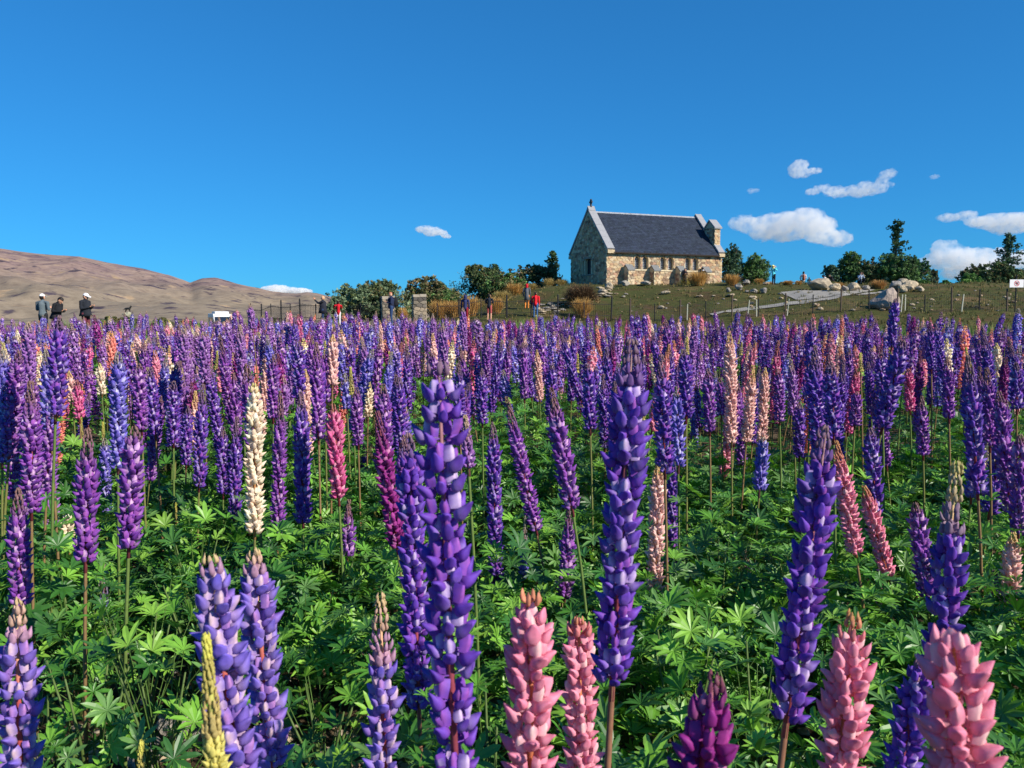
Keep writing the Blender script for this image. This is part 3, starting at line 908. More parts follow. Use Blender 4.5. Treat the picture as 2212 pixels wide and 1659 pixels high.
def place_bush(name, label, xv, ytop, wpx, d, cols, seed, n=9, group=None, cat='bush', size=0.085, dens=1.0, dep=0.8, spires=4):
    wpx *= 1.28; n = int(n * 1.5)
    p = P(xv, ytop, d); z = gz(p[0], p[1]); H = p[2] - z; w = wpx / F * d
    rr_ = np.random.default_rng(seed)
    return tree(name, label, (p[0], p[1], z - 0.05), round_clumps(w, w * dep, H * (0.9 if spires else 1.0), n, rr_, dens, spires=spires), cols, size, seed, group, cat, 0.09 + 0.012 * H, H)
G = GREENS
place_bush('bush', 'broad olive bush behind the stone gate pillars', 816, 590, 180, 58, G['olive'] + G['grey'], 21, 12)
place_bush('bush', 'pale grey green bush at the end of the shrub row above the picket fence', 775, 606, 70, 57, G['grey'], 22, 7)
place_bush('bush', 'brownish rounded bush next to the broad olive one', 930, 583, 150, 62, G['brown'] + G['olive'], 23, 11)
place_bush('bush', 'tall dense dark green bush below the church gable', 1048, 557, 160, 68, G['dark'] + G['olive'], 24, 12)
place_bush('bush', 'wide clipped looking green bush in front of the tall dark one', 1090, 584, 120, 64, G['olive'] + G['mid'], 25, 11)
place_bush('bush', 'ragged dark bush against the shaded church gable', 1165, 553, 100, 74, G['brown'] + G['dark'], 26, 9)
place_bush('bush', 'low green bush over the reeds beside the gate pillar', 970, 614, 120, 58, G['mid'] + G['olive'], 27, 8)
place_bush('sapling', 'slender pale silvery sapling beside the red jacketed photographer', 722, 628, 44, 50, G['grey'], 28, 6, cat='sapling', size=0.07, dens=0.5)
def conifer(name, label, xv, ytop, wpx, d, seed, gaps=0.0, cols=None, lowz=0.1, droop=0.35):
    p = P(xv, ytop, d); z = gz(p[0], p[1]); H = p[2] - z; w = wpx / F * d
    r_ = np.random.default_rng(seed); clumps = []
    root = empty(name, (p[0], p[1], z - 0.05), label, 'tree')
    tm = MB(); tm.add(*tube([(0, 0, -0.2), (0.05, 0.03, H * 0.5), (-0.04, 0, H * 0.8), (0, 0, H * 0.99)], [0.16, 0.10, 0.06, 0.02], 7))
    zz = H * lowz
    while zz < H * 0.99:
        t_ = zz / H
        reach = w / 2 * (1 - t_) ** 0.7 + 0.16
        a = r_.uniform(0, 6.28); rr2 = reach * r_.uniform(0.35, 1.2)
        if gaps: rr2 *= (0.35 if 0.72 < t_ < 0.8 or 0.86 < t_ < 0.9 else 1.0) * (1.5 if t_ > 0.9 else 1.0)
        c = np.array([math.cos(a) * rr2, math.sin(a) * rr2, zz + rr2 * r_.uniform(-0.35, 0.45)])
        tm.add(*tube([(0, 0, zz), c * np.array([0.6, 0.6, 0]) + np.array([0, 0, (zz + c[2]) / 2 + 0.06]), c], [0.035, 0.022, 0.008], 4))
        for q in (0.3, 0.6, 0.85, 1.0):
            cc = np.array([c[0] * q, c[1] * q, zz + (c[2] - zz) * q - droop * 0.12])
            sz = r_.uniform(0.13, 0.26)
            clumps.append((cc, (sz, sz, sz * r_.uniform(0.7, 1.4)), 4, 12))
        zz += r_.uniform(0.035, 0.11)
    tm.build('trunk', M['bark'], root)
    cm = MB(); leaf_mass(cm, clumps, cols or G['dark'], 0.085, r_); cm.build('crown', M['tree_leaf'], root, False)
    return root
conifer('conifer', 'small pointed conifer rising behind the bushes by the church gable', 1194, 543, 50, 78, 31)
conifer('conifer', 'tall ragged conifer with a bare tufted top among the birches', 1938, 475, 88, 84, 33, gaps=0.5, lowz=0.05)
conifer('conifer', 'broad dark conifer at the far end of the wire fence', 2180, 503, 92, 84, 34, lowz=0.12, cols=G['dark'] + G['blue'])
conifer('conifer', 'dark conifer beyond the white sign', 2275, 520, 110, 86, 35, lowz=0.08)
RT = [('birch', 'feathery grey green tree right behind the bellcote gable', 1583, 516, 52, 80, G['blue'] + G['dark'], 41, 9),
      ('birch', 'bushy green tree growing beside the feathery one behind the church', 1630, 538, 72, 80, G['dark'] + G['mid'], 42, 10),
      ('shrub', 'small thin shrub on the skyline near the cyan shirted person', 1693, 606, 34, 84, G['blue'], 43, 5),
      ('birch', 'slim dark tree at the open end of the birch thicket', 1797, 562, 40, 84, G['blue'] + G['dark'], 44, 8),
      ('birch', 'tall feathery tree in the birch thicket', 1843, 533, 62, 84, G['mid'] + G['dark'], 45, 11),
      ('birch', 'rounded olive tree in the middle of the birch thicket', 1885, 548, 70, 83, G['olive'] + G['dark'], 46, 11),
      ('birch', 'full dark tree below the ragged conifer', 1940, 540, 92, 82, G['dark'] + G['mid'], 47, 12),
      ('birch', 'lighter feathery tree closing the birch thicket', 1980, 543, 56, 83, G['mid'] + G['blue'], 48, 9),
      ('birch', 'thin drooping tree standing apart in the sky gap', 2014, 574, 26, 84, G['blue'] + G['brown'], 49, 6),
      ('shrub', 'low round shrub in the gap between the tree groups', 2046, 600, 34, 84, G['mid'], 50, 6),
      ('shrub', 'low bright green shrub at the foot of the drooping tree', 1998, 601, 34, 80, G['bright'] + G['mid'], 51, 6),
      ('shrub', 'tiny pale shrub on the skyline of the turf', 2070, 607, 22, 86, G['grey'], 52, 5),
      ('birch', 'bare topped grey tree beside the broad dark conifer', 2108, 560, 62, 84, G['brown'] + G['dark'], 53, 10),
      ('shrub', 'bright green leafy shrub in front of the bare topped tree', 2098, 585, 52, 80, G['bright'] + G['mid'], 54, 8),
      ('birch', 'wide dark tree under the broad conifer', 2168, 556, 96, 82, G['dark'] + G['olive'], 55, 12),
      ('birch', 'wide dark tree past the white sign', 2250, 562, 100, 82, G['dark'] + G['mid'], 56, 12)]
for nm, lb, xv, yt, wp, d, cc, sd, n in RT:
    place_bush(nm, lb, xv, yt, wp, d, cc, sd, n, cat='tree' if nm == 'birch' else 'shrub', size=0.08, spires=9 if nm == 'birch' else 3)
# low shrubs out on the plain by the dog statue
for lb, xv, yt, wp, d, sd in (('dark low shrub in front of the dog statue', 246, 680, 70, 60, 61), ('low green shrub on the open side of the dog statue', 292, 684, 46, 62, 62),
                              ('low olive shrub away from the dog statue towards the camper van', 352, 683, 56, 62, 63), ('low brown scrub beside the camper van', 402, 690, 60, 64, 64), ('grey scrub along the far picket fence', 590, 684, 110, 66, 65)):
    place_bush('shrub', lb, xv, yt, wp, d, G['olive'] + G['brown'], sd, 7, cat='shrub', size=0.09)

# ================================================================== tussocks and brown dome shrub
def blades(mb, n, w, h, cols, r_, spread=1.0, width=0.012, droop=0.6):
    a = r_.uniform(0, 2 * math.pi, n); rb = np.sqrt(r_.uniform(0, 1, n)) * w * 0.22
    out = r_.uniform(0.15, 1.0, n) * w * 0.5 * spread; L_ = h * r_.uniform(0.65, 1.1, n) * np.sqrt(np.clip(1.15 - (out / (w * 0.55)) ** 2, 0.15, 1.2))
    ca, sa_ = np.cos(a), np.sin(a)
    st = []
    for t_ in (0, 0.4, 0.75, 1.0):
        rad = rb + (out - rb * 0.3) * t_ ** 1.5
        z = L_ * (t_ * (1.6) - droop * t_ * t_) / (1.6 - droop)
        st.append(np.stack([ca * rad, sa_ * rad, z], 1))
    tw = r_.uniform(0, 6.28, n); side = np.stack([np.cos(tw), np.sin(tw), np.zeros(n)], 1)
    ww = [width, width * 0.9, width * 0.6, width * 0.1]
    V = np.stack([st[k] + s * side * ww[k] for k in range(4) for s in (-1, 1)], 1).reshape(-1, 3)
    i = np.arange(n) * 8; T = []
    for k in range(3):
        T += [np.stack([i + 2 * k, i + 2 * k + 1, i + 2 * k + 3], 1), np.stack([i + 2 * k, i + 2 * k + 3, i + 2 * k + 2], 1)]
    cc = lin(np.array(cols)[r_.integers(0, len(cols), n)]) * r_.uniform(0.75, 1.2, (n, 1))
    mb.add(V, np.concatenate(T), np.repeat(cc, 8, 0))
GOLD = [(206, 164, 92), (222, 184, 116), (188, 144, 78), (170, 130, 76)]
STRAW = [(196, 172, 108), (168, 150, 88), (184, 158, 100)]
TUS = [(1507, 617, 58, 30, GOLD, 'big golden tussock hiding the legs of the person at the church wall'),
       (1478, 615, 34, 20, [(176, 168, 92), (196, 180, 104)], 'greenish tussock beside the big golden one at the church wall'),
       (1581, 617, 42, 24, GOLD, 'round golden tussock at the corner of the church'),
       (1640, 614, 24, 12, GOLD, 'small golden tussock between the church corner and the cyan shirted person'),
       (1662, 614, 26, 13, GOLD, 'small golden tussock at the feet of the cyan shirted person'),
       (1702, 615, 28, 9, GOLD, 'low straw tussock on the skyline past the cyan shirted person'),
       (1725, 615, 18, 9, GOLD, 'tiny straw tussock below the seated hiker'),
       (1812, 624, 28, 13, GOLD, 'straw tussock between two pale boulders'),
       (1898, 625, 40, 19, [(200, 156, 96), (176, 132, 80)], 'rusty golden tussock by the pad beyond the crouching photographer'),
       (1258, 688, 56, 42, GOLD, 'tall golden tussock under the brown dome shrub'),
       (1112, 638, 52, 26, GOLD, 'shaggy straw tussock on the bank below the dark bush'),
       (1085, 652, 46, 24, STRAW, 'straw tussock behind the person in check shorts'),
       (1145, 628, 36, 16, STRAW, 'straw tussock above the red hooded walker'),
       (1185, 618, 30, 20, STRAW, 'bushy straw tussock near the shaded gable'),
       (1214, 612, 34, 16, STRAW, 'straw tussock at the foot of the shaded gable'),
       (1015, 690, 52, 44, GOLD, 'tall reedy tussock behind the navy hooded person'),
       (1070, 690, 46, 36, GOLD, 'reedy tussock behind the check shorts'),
       (950, 698, 62, 40, GOLD, 'reed bed tussock beside the stone gate pillar'),
       (980, 698, 50, 36, GOLD, 'reed bed tussock under the low green bush'),
       (870, 700, 26, 32, GOLD, 'narrow reedy tussock between the gate pillars'),
       (1048, 642, 34, 20, STRAW, 'straw tussock beside the short stone post'),
       (1030, 665, 44, 18, STRAW, 'flattened straw tussock on the lower bank')]
for xv, yb, wp, hp, cols, lb in TUS:
    p, d = hit(xv, yb, 53 if yb >= 685 and xv < 1200 else 40)
    if d > 80: p = P(xv, yb, 70); p[2] = gz(p[0], p[1]); d = 70
    r2 = np.random.default_rng(int(xv * 7 + yb))
    mb = MB(); w, h = wp / F * d, hp / F * d
    blades(mb, int(500 + 260 * w), w, h, cols, r2)
    o = mb.build('tussock', M['grass'], None, False); o.location = (p[0], p[1], p[2] - 0.03); o.rotation_euler = (0, 0, random.uniform(0, 6))
    tag(o, lb, 'tussock', 'tussocks on the knoll')
p, d = hit(1255, 664, 40)
root = empty('dome_shrub', p, 'brown twiggy dome shaped shrub on the stony bank', 'shrub')
r2 = np.random.default_rng(77); mb = MB()
blades(mb, 2600, 76 / F * d, 44 / F * d, [(104, 80, 58), (84, 64, 48), (122, 94, 66), (70, 58, 44)], r2, 1.0, 0.014, 0.5)
mb.build('twigs', M['grass'], root, False)['kind'] = 'stuff'
cm = MB(); leaf_mass(cm, [((0, 0, 0.55), (1.25, 1.1, 0.75), 60, 22)], [(98, 78, 56), (118, 94, 64), (84, 74, 50)], 0.06, r2); cm.build('crown', M['tree_leaf'], root, False)

# ================================================================== boulders
def rock_arrays(seed, sub=2, rough=0.28, facets=7):
    bm = bmesh.new(); bmesh.ops.create_icosphere(bm, subdivisions=sub, radius=1.0)
    r_ = random.Random(seed); planes = []
    for _ in range(facets):
        n = Vector((r_.gauss(0, 1), r_.gauss(0, 1), r_.gauss(0, 0.8))).normalized(); planes.append((n, r_.uniform(0.55, 0.85)))
    for v in bm.verts:
        c = v.co.copy()
        for n, dd in planes:
            k = c.dot(n)
            if k > dd: c -= n * (k - dd)
        c += c.normalized() * (mnoise.noise(c * 1.4 + Vector((seed, 0, 0))) * rough + mnoise.noise(c * 4.0 + Vector((0, seed, 0))) * rough * 0.25)
        v.co = c
    V = np.array([v.co[:] for v in bm.verts]); T = np.array([[v.index for v in f.verts] for f in bm.faces]); bm.free()
    V[:, 2] -= V[:, 2].min(); V[:, 2] /= V[:, 2].max(); V[:, :2] /= np.abs(V[:, :2]).max()
    return V, T
ROCKS = [rock_arrays(100 + k, 3 if k < 6 else 2) for k in range(10)]
ROCK_C = [(168, 154, 132), (150, 142, 130), (184, 166, 138), (138, 132, 124), (176, 150, 122)]
ROCK_ME = {}
def rock(name, p, w, h, dpt, label, cat, group=None, seed=0, c=None, rotz=None, sink=0.12):
    k = seed % 10; ci = seed % 5 if c is None else c
    if (k, ci) not in ROCK_ME:
        V, T = ROCKS[k]; ROCK_ME[(k, ci)] = raw_mesh('rock', V, T, np.tile(lin(ROCK_C[ci]), (len(V), 1)), np.zeros(len(T)), M['rock'], False)
    o = link(name, ROCK_ME[(k, ci)])
    o.location = (p[0], p[1], p[2] - sink * h); o.scale = (w / 2, dpt / 2, h * (1 + sink)); o.rotation_euler = (0, 0, rotz if rotz is not None else (seed * 1.7) % 6.28)
    return tag(o, label, cat, group)
BIG = [(1912, 668, 98, 44, 3, 1, 'huge pointed boulder with a shaded face inside the wire fence'),
       (1932, 630, 36, 22, 1, 3, 'dark sided boulder leaning in the boulder pile under the ragged conifer'),
       (1948, 622, 32, 20, 2, 0, 'top boulder of the pile under the ragged conifer'),
       (1963, 629, 42, 24, 0, 2, 'tan rounded boulder of the pile under the ragged conifer'),
       (1986, 630, 26, 12, 4, 0, 'low slab at the end of the boulder pile'),
       (1949, 633, 22, 16, 5, 2, 'pale boulder in front of the boulder pile'),
       (1768, 628, 56, 27, 1, 0, 'large angular boulder below the bending couple'),
       (1803, 629, 34, 17, 2, 2, 'tan boulder between two larger boulders by the gravel pad'),
       (1843, 630, 30, 19, 4, 2, 'bright pale boulder at the feet of the crouching photographer'),
       (1826, 631, 24, 14, 3, 3, 'grey boulder touching the bright pale boulder'),
       (1870, 628, 22, 10, 5, 1, 'low boulder beyond the crouching photographer'),
       (1650, 634, 17, 12, 3, 3, 'dark knobbly boulder alone on the turf below the cyan shirted person'),
       (1629, 634, 22, 10, 2, 1, 'flat grey boulder next to the dark knobbly one'),
       (1612, 617, 26, 12, 4, 1, 'grey tilted slab past the corner tussock'),
       (1655, 615, 16, 5, 0, 4, 'small pale slab under the straw tussocks'),
       (1628, 646, 22, 6, 1, 2, 'flat tan stone on the turf halfway to the fence'),
       (1596, 626, 24, 13, 2, 1, 'grey boulder on the turf in front of the corner tussock'),
       (1573, 632, 12, 10, 5, 3, 'upright small boulder on the turf below the church corner'),
       (1578, 640, 26, 6, 3, 2, 'low tan stone below the upright small boulder'),
       (1438, 637, 24, 8, 3, 2, 'low pale stone on the turf below the church windows'),
       (1428, 668, 18, 8, 2, 0, 'stone on the lower turf near the wire fence'),
       (1350, 618, 28, 12, 4, 1, 'wide grey slab below the first buttress'),
       (1395, 617, 30, 9, 1, 1, 'wide flat slab between the first two buttresses'),
       (1316, 612, 18, 17, 5, 4, 'brown boulder leaning on the church corner'),
       (1316, 628, 24, 18, 2, 0, 'boulder at the top of the stony bank by the church corner'),
       (1283, 610, 18, 10, 0, 2, 'boulder against the shaded gable'),
       (1245, 606, 22, 12, 4, 4, 'tan boulder at the far end of the shaded gable'),
       (1440, 611, 12, 9, 3, 3, 'dark square stone beside the woman in the black dress')]
for i, (xv, yb, wp, hp, sd, c, lb) in enumerate(BIG):
    p, d = hit(xv, yb, 38); 
    if d > 90: p = P(xv, yb, 74); p[2] = gz(p[0], p[1]); d = 74
    if i == 0:
        V, T = rock_arrays(333, 3, 0.2, 9); V = V.copy(); k = 1 - 0.72 * V[:, 2:3] ** 1.2; V[:, :2] *= k; V[:, 0] += 0.12 * V[:, 2]
        w = wp / F * d; o = MB().add(V * np.array([w / 2, w * 0.42, hp / F * d * 1.15]), T, lin((158, 142, 130))).build('boulder', M['rock'], None, False)
        o.location = (p[0], p[1], p[2] - 0.12); tag(o, lb, 'boulder', 'boulders on the knoll'); continue
    w = wp / F * d; rock('boulder', p, w, hp / F * d, w * 0.8, lb, 'boulder', 'boulders on the knoll', sd, c, rotz=i * 1.1)
r2 = random.Random(3)
for k in range(95):
    xv = r2.uniform(1150, 1325); t_ = (xv - 1150) / 170; yb = r2.uniform(664 - 50 * t_, 692 - 46 * t_)
    if abs(xv - 1255) < 36 and yb < 664: continue
    p, d = hit(xv, yb, 40); wp = r2.uniform(9, 27); w = wp / F * d
    rock('flat_rock', p, w, w * r2.uniform(0.12, 0.3), w * r2.uniform(0.6, 1.0), 'flat grey rock lying in the stony bank below the shaded gable', 'rock', 'flat rocks of the stony bank', r2.randrange(10), r2.choice([0, 1, 2, 1, 3]), r2.uniform(0, 6))
for k in range(80):
    xv = r2.uniform(1320, 2200); p, d = hit(xv, r2.uniform(626, 676), 36)
    if d > 85: continue
    w = r2.uniform(0.12, 0.42); rock('stone', p, w, w * r2.uniform(0.25, 0.5), w * 0.8, 'small stone lying loose in the turf of the knoll', 'stone', 'loose stones in the turf', r2.randrange(6, 10), None, r2.uniform(0, 6))

# turf grass and tall weeds along the field edge ------------------------------
r2 = np.random.default_rng(9); mb = MB()
def scatter_tufts(mb, pts, hmin, hmax, cols, nb, width, r_):
    for (x, y) in pts:
        sub = MB(); h = r_.uniform(hmin, hmax); blades(sub, nb, h * 1.3, h, cols, r_, 1.0, width, 0.5)
        V = sub.v[0] + np.array([x, y, gz(x, y) - 0.01]); mb.add(V, sub.f[0], sub.c[0])
pts = []
while len(pts) < 2600:
    d = r2.uniform(33, 70); x = r2.uniform(-0.05, 0.68) * d
    pts.append((x, d))
scatter_tufts(mb, pts, 0.08, 0.26, [(96, 104, 52), (112, 108, 60), (138, 118, 74), (78, 90, 46), (156, 134, 86)], 9, 0.016, r2)
tag(mb.build('turf_grass', M['grass'], None, False), 'short olive grass on the knoll', 'grass', kind='stuff')
mb = MB(); pts = [(r2.uniform(-0.62, 0.68) * d, d) for d in r2.uniform(19, 34, 1500)]
pts += [(r2.normal(0.06, 0.025) * d, d) for d in r2.uniform(36, 46, 420)]
pts += [(r2.uniform(0.1, 0.66) * d, d) for d in r2.uniform(17, 30, 700)]
scatter_tufts(mb, pts, 0.3, 0.75, [(96, 134, 58), (80, 116, 50), (120, 146, 72), (150, 146, 88)], 9, 0.016, r2)
tag(mb.build('meadow_grass', M['grass'], None, False), 'green meadow grass behind the flower field', 'grass', kind='stuff')

# ================================================================== fences and pillars
def fence(line, label, post_h, step, picket, seed, wood=0, rail=True):
    pts = np.array(line, float); seg = np.linalg.norm(np.diff(pts, axis=0), axis=1); cum = np.concatenate([[0], np.cumsum(seg)]); L_ = cum[-1]
    at = lambda s: np.array([np.interp(s, cum, pts[:, 0]), np.interp(s, cum, pts[:, 1])])
    b0 = at(0); o = np.array([b0[0], b0[1], gz(*b0)])
    root = empty('fence', o, label, 'fence'); r_ = random.Random(seed); s = 0; k = 0; tops = []
    while s <= L_ + 0.01:
        q = at(s); z = gz(*q); h = post_h * r_.uniform(0.95, 1.05) * (1 if k % 2 == 0 else 0.82); th = 0.05 if k % 2 == 0 else 0.034
        tilt = r_.uniform(-0.03, 0.03)
        base = np.array([q[0], q[1], z - 0.2]) - o
        V, T = tube([base, base + np.array([tilt * h, 0, h + 0.2]), base + np.array([tilt * h, 0, h + 0.23])], [th, th, th * 0.4], 8)
        MB().add(V, T).build('post', M['fence_metal'] if (k % 2 or not wood) else M['bark'], root, False)
        tops.append(base + np.array([0, 0, 0.2 + post_h * 0.72])); s += step; k += 1
    for k in range(wood):
        q = at(r_.uniform(0, L_)); z = gz(*q); base = np.array([q[0], q[1], z - 0.1]) - o
        MB().add(*box(-0.025, 0.025, -0.025, 0.025, 0, 1.1), (1, 1, 1)).build('stake', M['stake'], root, False)
        st = root.children[-1]; st.location = base; st.rotation_euler = (r_.uniform(-0.05, 0.05), r_.uniform(-0.1, 0.1), 0)
    if rail:
        for lo in (0.0, -post_h * 0.5):
            V, T = tube([t_ + np.array([0, 0, lo]) for t_ in tops], [0.017] * len(tops), 5)
            MB().add(V, T).build('rail', M['fence_metal'], root)
    wm = MB(); s = 0.0
    while s < L_:
        q = at(s); z = gz(*q); base = np.array([q[0], q[1], z]) - o; h = post_h * 0.76
        wm.add(*tube([base, base + np.array([0, 0, h * r_.uniform(0.97, 1.04)])], [picket[1]] * 2, 3, False)); s += picket[0]
    for zz in ((0.15, 0.4, 0.65, 0.9) if not rail else ()):
        ln = []
        s = 0.0
        while s < L_:
            q = at(s); ln.append(np.array([q[0], q[1], gz(*q) + zz]) - o); s += 1.0
        wm.add(*tube(ln, [0.005] * len(ln), 3, False))
    wm.build('wires', M['fence_wire'] if not rail else M['fence_metal'], root, False)['kind'] = 'stuff'
    return root
def xd(xv, d): q = P(xv, 692, d); return (q[0], q[1])
fence([xd(2420, 46), xd(2212, 46.5), xd(1900, 47), xd(1600, 49), xd(1330, 51)], 'long wire mesh fence with slim posts across the turf knoll', 1.35, 1.55, (0.13, 0.006), 1, wood=9, rail=False)
fence([xd(1320, 51), xd(1157, 51.5), xd(1030, 50), xd(925, 47.5)], 'dark picket rail fence between the stony bank and the stone gate pillar', 1.45, 1.7, (0.14, 0.010), 2)
fence([xd(822, 48), xd(760, 50), xd(662, 52), xd(600, 57), xd(532, 62)], 'dark picket rail fence running off from the gate pillars toward the plain', 1.6, 2.0, (0.14, 0.010), 3)
def pillar(xv, ytop, wpx, d, label, seed):
    p = P(xv, ytop, d); z = gz(p[0], p[1]); H = p[2] - z; w = wpx / F * d * 0.86
    root = empty('gate_pillar', (p[0], p[1], z), label, 'pillar', rotz=R(14)); r_ = random.Random(seed)
    co = MB().add(*box(-w / 2, w / 2, -w / 2, w / 2, -0.3, H - 0.16)).build('core', plain('pillar_mortar_%d' % seed, (96, 90, 80), 0.95, noise=0.2, nscale=10), root, False)
    for cpoly in stone_cells(-w / 2 - 0.02, w / 2 + 0.02, -0.05, H - 0.17, 0.34, 0.2, r_):
        V, T = stone_geo(cpoly, r_, 0.012, (0.03, 0.06)); MB().add(np.stack([V[:, 0], -w / 2 - V[:, 2], V[:, 1]], 1), T, lin(r_.choice([(132, 122, 106), (112, 104, 94), (160, 144, 122), (94, 88, 82)])) * r_.uniform(0.85, 1.15)).build('stone', M['wall_stone'], root, False)
    side = MB()
    for sg in (-1, 1):
        for cpoly in stone_cells(-w / 2, w / 2, -0.05, H - 0.17, 0.34, 0.2, r_):
            V, T = stone_geo(cpoly, r_, 0.012, (0.03, 0.06)); side.add(np.stack([sg * (w / 2 + V[:, 2]), V[:, 0], V[:, 1]], 1), T, lin((150, 138, 120)) * r_.uniform(0.8, 1.15))
    side.build('side_stones', M['wall_stone'], root, False)['kind'] = 'stuff'
    for k in (-1, 1):
        V, T = box(-w * 0.26, w * 0.26, -w * 0.55, w * 0.55, H - 0.16, H); MB().add(V + np.array([k * w * 0.27, 0, 0.01 * k]), T, lin((170, 158, 140))).build('cap_stone', M['wall_stone'], root, False)
    return root
pillar(905, 636, 31, 47.0, 'rubble stone gate pillar standing clear beside the reed bed', 1)
pillar(838, 640, 30, 47.5, 'rubble stone gate pillar half hidden by the man with the backpack', 2)
# short stone post on the bank
p, d = hit(992, 660, 45)
po = MB(); po.add(*tube([(0, 0, -0.2), (0.01, 0, 0.5), (0, 0, 0.95)], [0.15, 0.14, 0.13], 9), lin((184, 168, 140))); po.add(*tube([(0, 0, 0.951), (0, 0, 1.06)], [0.2, 0.19], 9), lin((176, 164, 142)))
o = po.build('stone_post', M['rock'], None, False); o.location = p; tag(o, 'short pale stone post with a flat cap among the straw', 'post')

# dog statue on its boulder -------------------------------------------------
p = P(277, 690, 95); p[2] = gz(p[0], p[1])
root = empty('dog_statue', p, 'bronze sheepdog statue standing on a boulder plinth out on the plain', 'statue')
top = P(275, 679, 95)[2] - p[2]
V, T = ROCKS[1]; MB().add(V * np.array([0.75, 0.6, 0.75]) + np.array([0, 0, top - 0.45]), T, lin((168, 164, 140))).build('boulder', M['rock'], root, False)
V, T = ROCKS[4]; MB().add(V * np.array([0.5, 0.5, top - 0.2]) + np.array([0, 0, -0.1]), T, lin((150, 142, 124))).build('plinth', M['rock'], root, False)
dm = MB(); z0 = top + 0.30
for a, c_, ra, rb_ in (((-0.28, 0, 0.42), (0.22, 0, 0.44), 0.12, 0.14), ((0.22, 0, 0.46), (0.36, 0, 0.66), 0.12, 0.09), ((0.36, 0, 0.68), (0.50, 0, 0.66), 0.085, 0.04),
                       ((0.20, 0.07, 0.40), (0.22, 0.07, 0.02), 0.06, 0.03), ((0.20, -0.07, 0.40), (0.22, -0.07, 0.02), 0.06, 0.03), ((-0.26, 0.07, 0.40), (-0.22, 0.07, 0.24), 0.08, 0.05), ((-0.22, 0.07, 0.24), (-0.32, 0.07, 0.02), 0.05, 0.03),
                       ((-0.26, -0.07, 0.40), (-0.22, -0.07, 0.24), 0.08, 0.05), ((-0.22, -0.07, 0.24), (-0.32, -0.07, 0.02), 0.05, 0.03), ((-0.34, 0, 0.42), (-0.58, 0, 0.25), 0.05, 0.03), ((0.34, 0.05, 0.74), (0.33, 0.06, 0.84), 0.03, 0.01), ((0.34, -0.05, 0.74), (0.33, -0.06, 0.84), 0.03, 0.01)):
    a, c_ = np.array(a), np.array(c_); u = (c_ - a) / np.linalg.norm(c_ - a)
    dm.add(*tube([a - u * ra * 0.7, a, c_, c_ + u * rb_ * 0.7], [ra * 0.6, ra, rb_, rb_ * 0.6], 8))
me = modified(dm.mesh('dog', []), [('REMESH', dict(mode='VOXEL', voxel_size=0.025)), ('SMOOTH', dict(factor=0.5, iterations=3))])
me.materials.append(M['bronze']); o = link('dog', me, root); o.location = (0, 0, z0 - 0.06)

# white camper van ----------------------------------------------------------
p = P(478, 700, 77); p[2] = gz(p[0], p[1])
van = empty('camper_van', p, 'white camper van parked beyond the flower field', 'van', rotz=R(-62))
M['van_white'] = plain('van_white', (226, 226, 222), 0.35, spec=0.5); M['tyre'] = plain('tyre', (30, 30, 30), 0.9); M['van_trim'] = plain('van_trim', (50, 52, 56), 0.5)
M['lamp'] = plain('lamp', (220, 220, 210), 0.15, spec=0.8); M['steel'] = plain('steel', (150, 150, 152), 0.35, metal=0.8)
dz = 0.0
prof = [(-2.4, 0.35), (2.35, 0.35), (2.45, 0.75), (2.3, 1.02), (1.72, 1.18), (1.25, 1.86), (0.95, 2.12), (-2.2, 2.16), (-2.42, 1.9)]
bo = MB().add(*prism(prof, 'y', -0.88, 0.88)).build('body', M['van_white'], van, False); fix_normals(bo.data)
bv = bo.modifiers.new('b', 'BEVEL'); bv.width = 0.06; bv.segments = 2
ws = MB().add(*prism([(1.735, 1.22), (1.30, 1.83), (1.285, 1.82), (1.72, 1.21)], 'y', -0.76, 0.76)).build('windscreen', M['glass'], van, False); fix_normals(ws.data); ws.location = (0.02, 0, 0.012)
for sg in (-1, 1):
    for x0, x1 in ((0.35, 1.2), (-1.0, 0.2), (-2.1, -1.15)):
        MB().add(*box(x0, x1, sg * 0.885 - 0.008, sg * 0.885 + 0.008, 1.25, 1.8)).build('side_window', M['glass'], van, False)
    for x0 in (-1.55, 1.55):
        wh = MB().add(*tube([(x0, sg * 0.72, 0.33), (x0, sg * 0.9, 0.33)], [0.33, 0.33], 18)).build('wheel', M['tyre'], van, False)
        MB().add(*tube([(x0, sg * 0.895, 0.33), (x0, sg * 0.915, 0.33)], [0.19, 0.17], 14)).build('rim', M['steel'], wh, False)
    MB().add(*ellipsoid((2.38, sg * 0.66, 0.86), (0.07, 0.15, 0.1), 10, 6)).build('headlight', M['lamp'], van)
    MB().add(*box(1.32, 1.42, sg * 1.02 - 0.09, sg * 1.02 + 0.09, 1.22, 1.45)).build('wing_mirror', M['van_trim'], van, False)
MB().add(*box(2.40, 2.50, -0.84, 0.84, 0.36, 0.58)).build('bumper', M['van_trim'], van, False)
MB().add(*prism([(-1.6, 2.17), (0.7, 2.14), (0.5, 2.34), (-1.5, 2.38)], 'y', -0.62, 0.62)).build('roof_pod', M['van_white'], van, False)

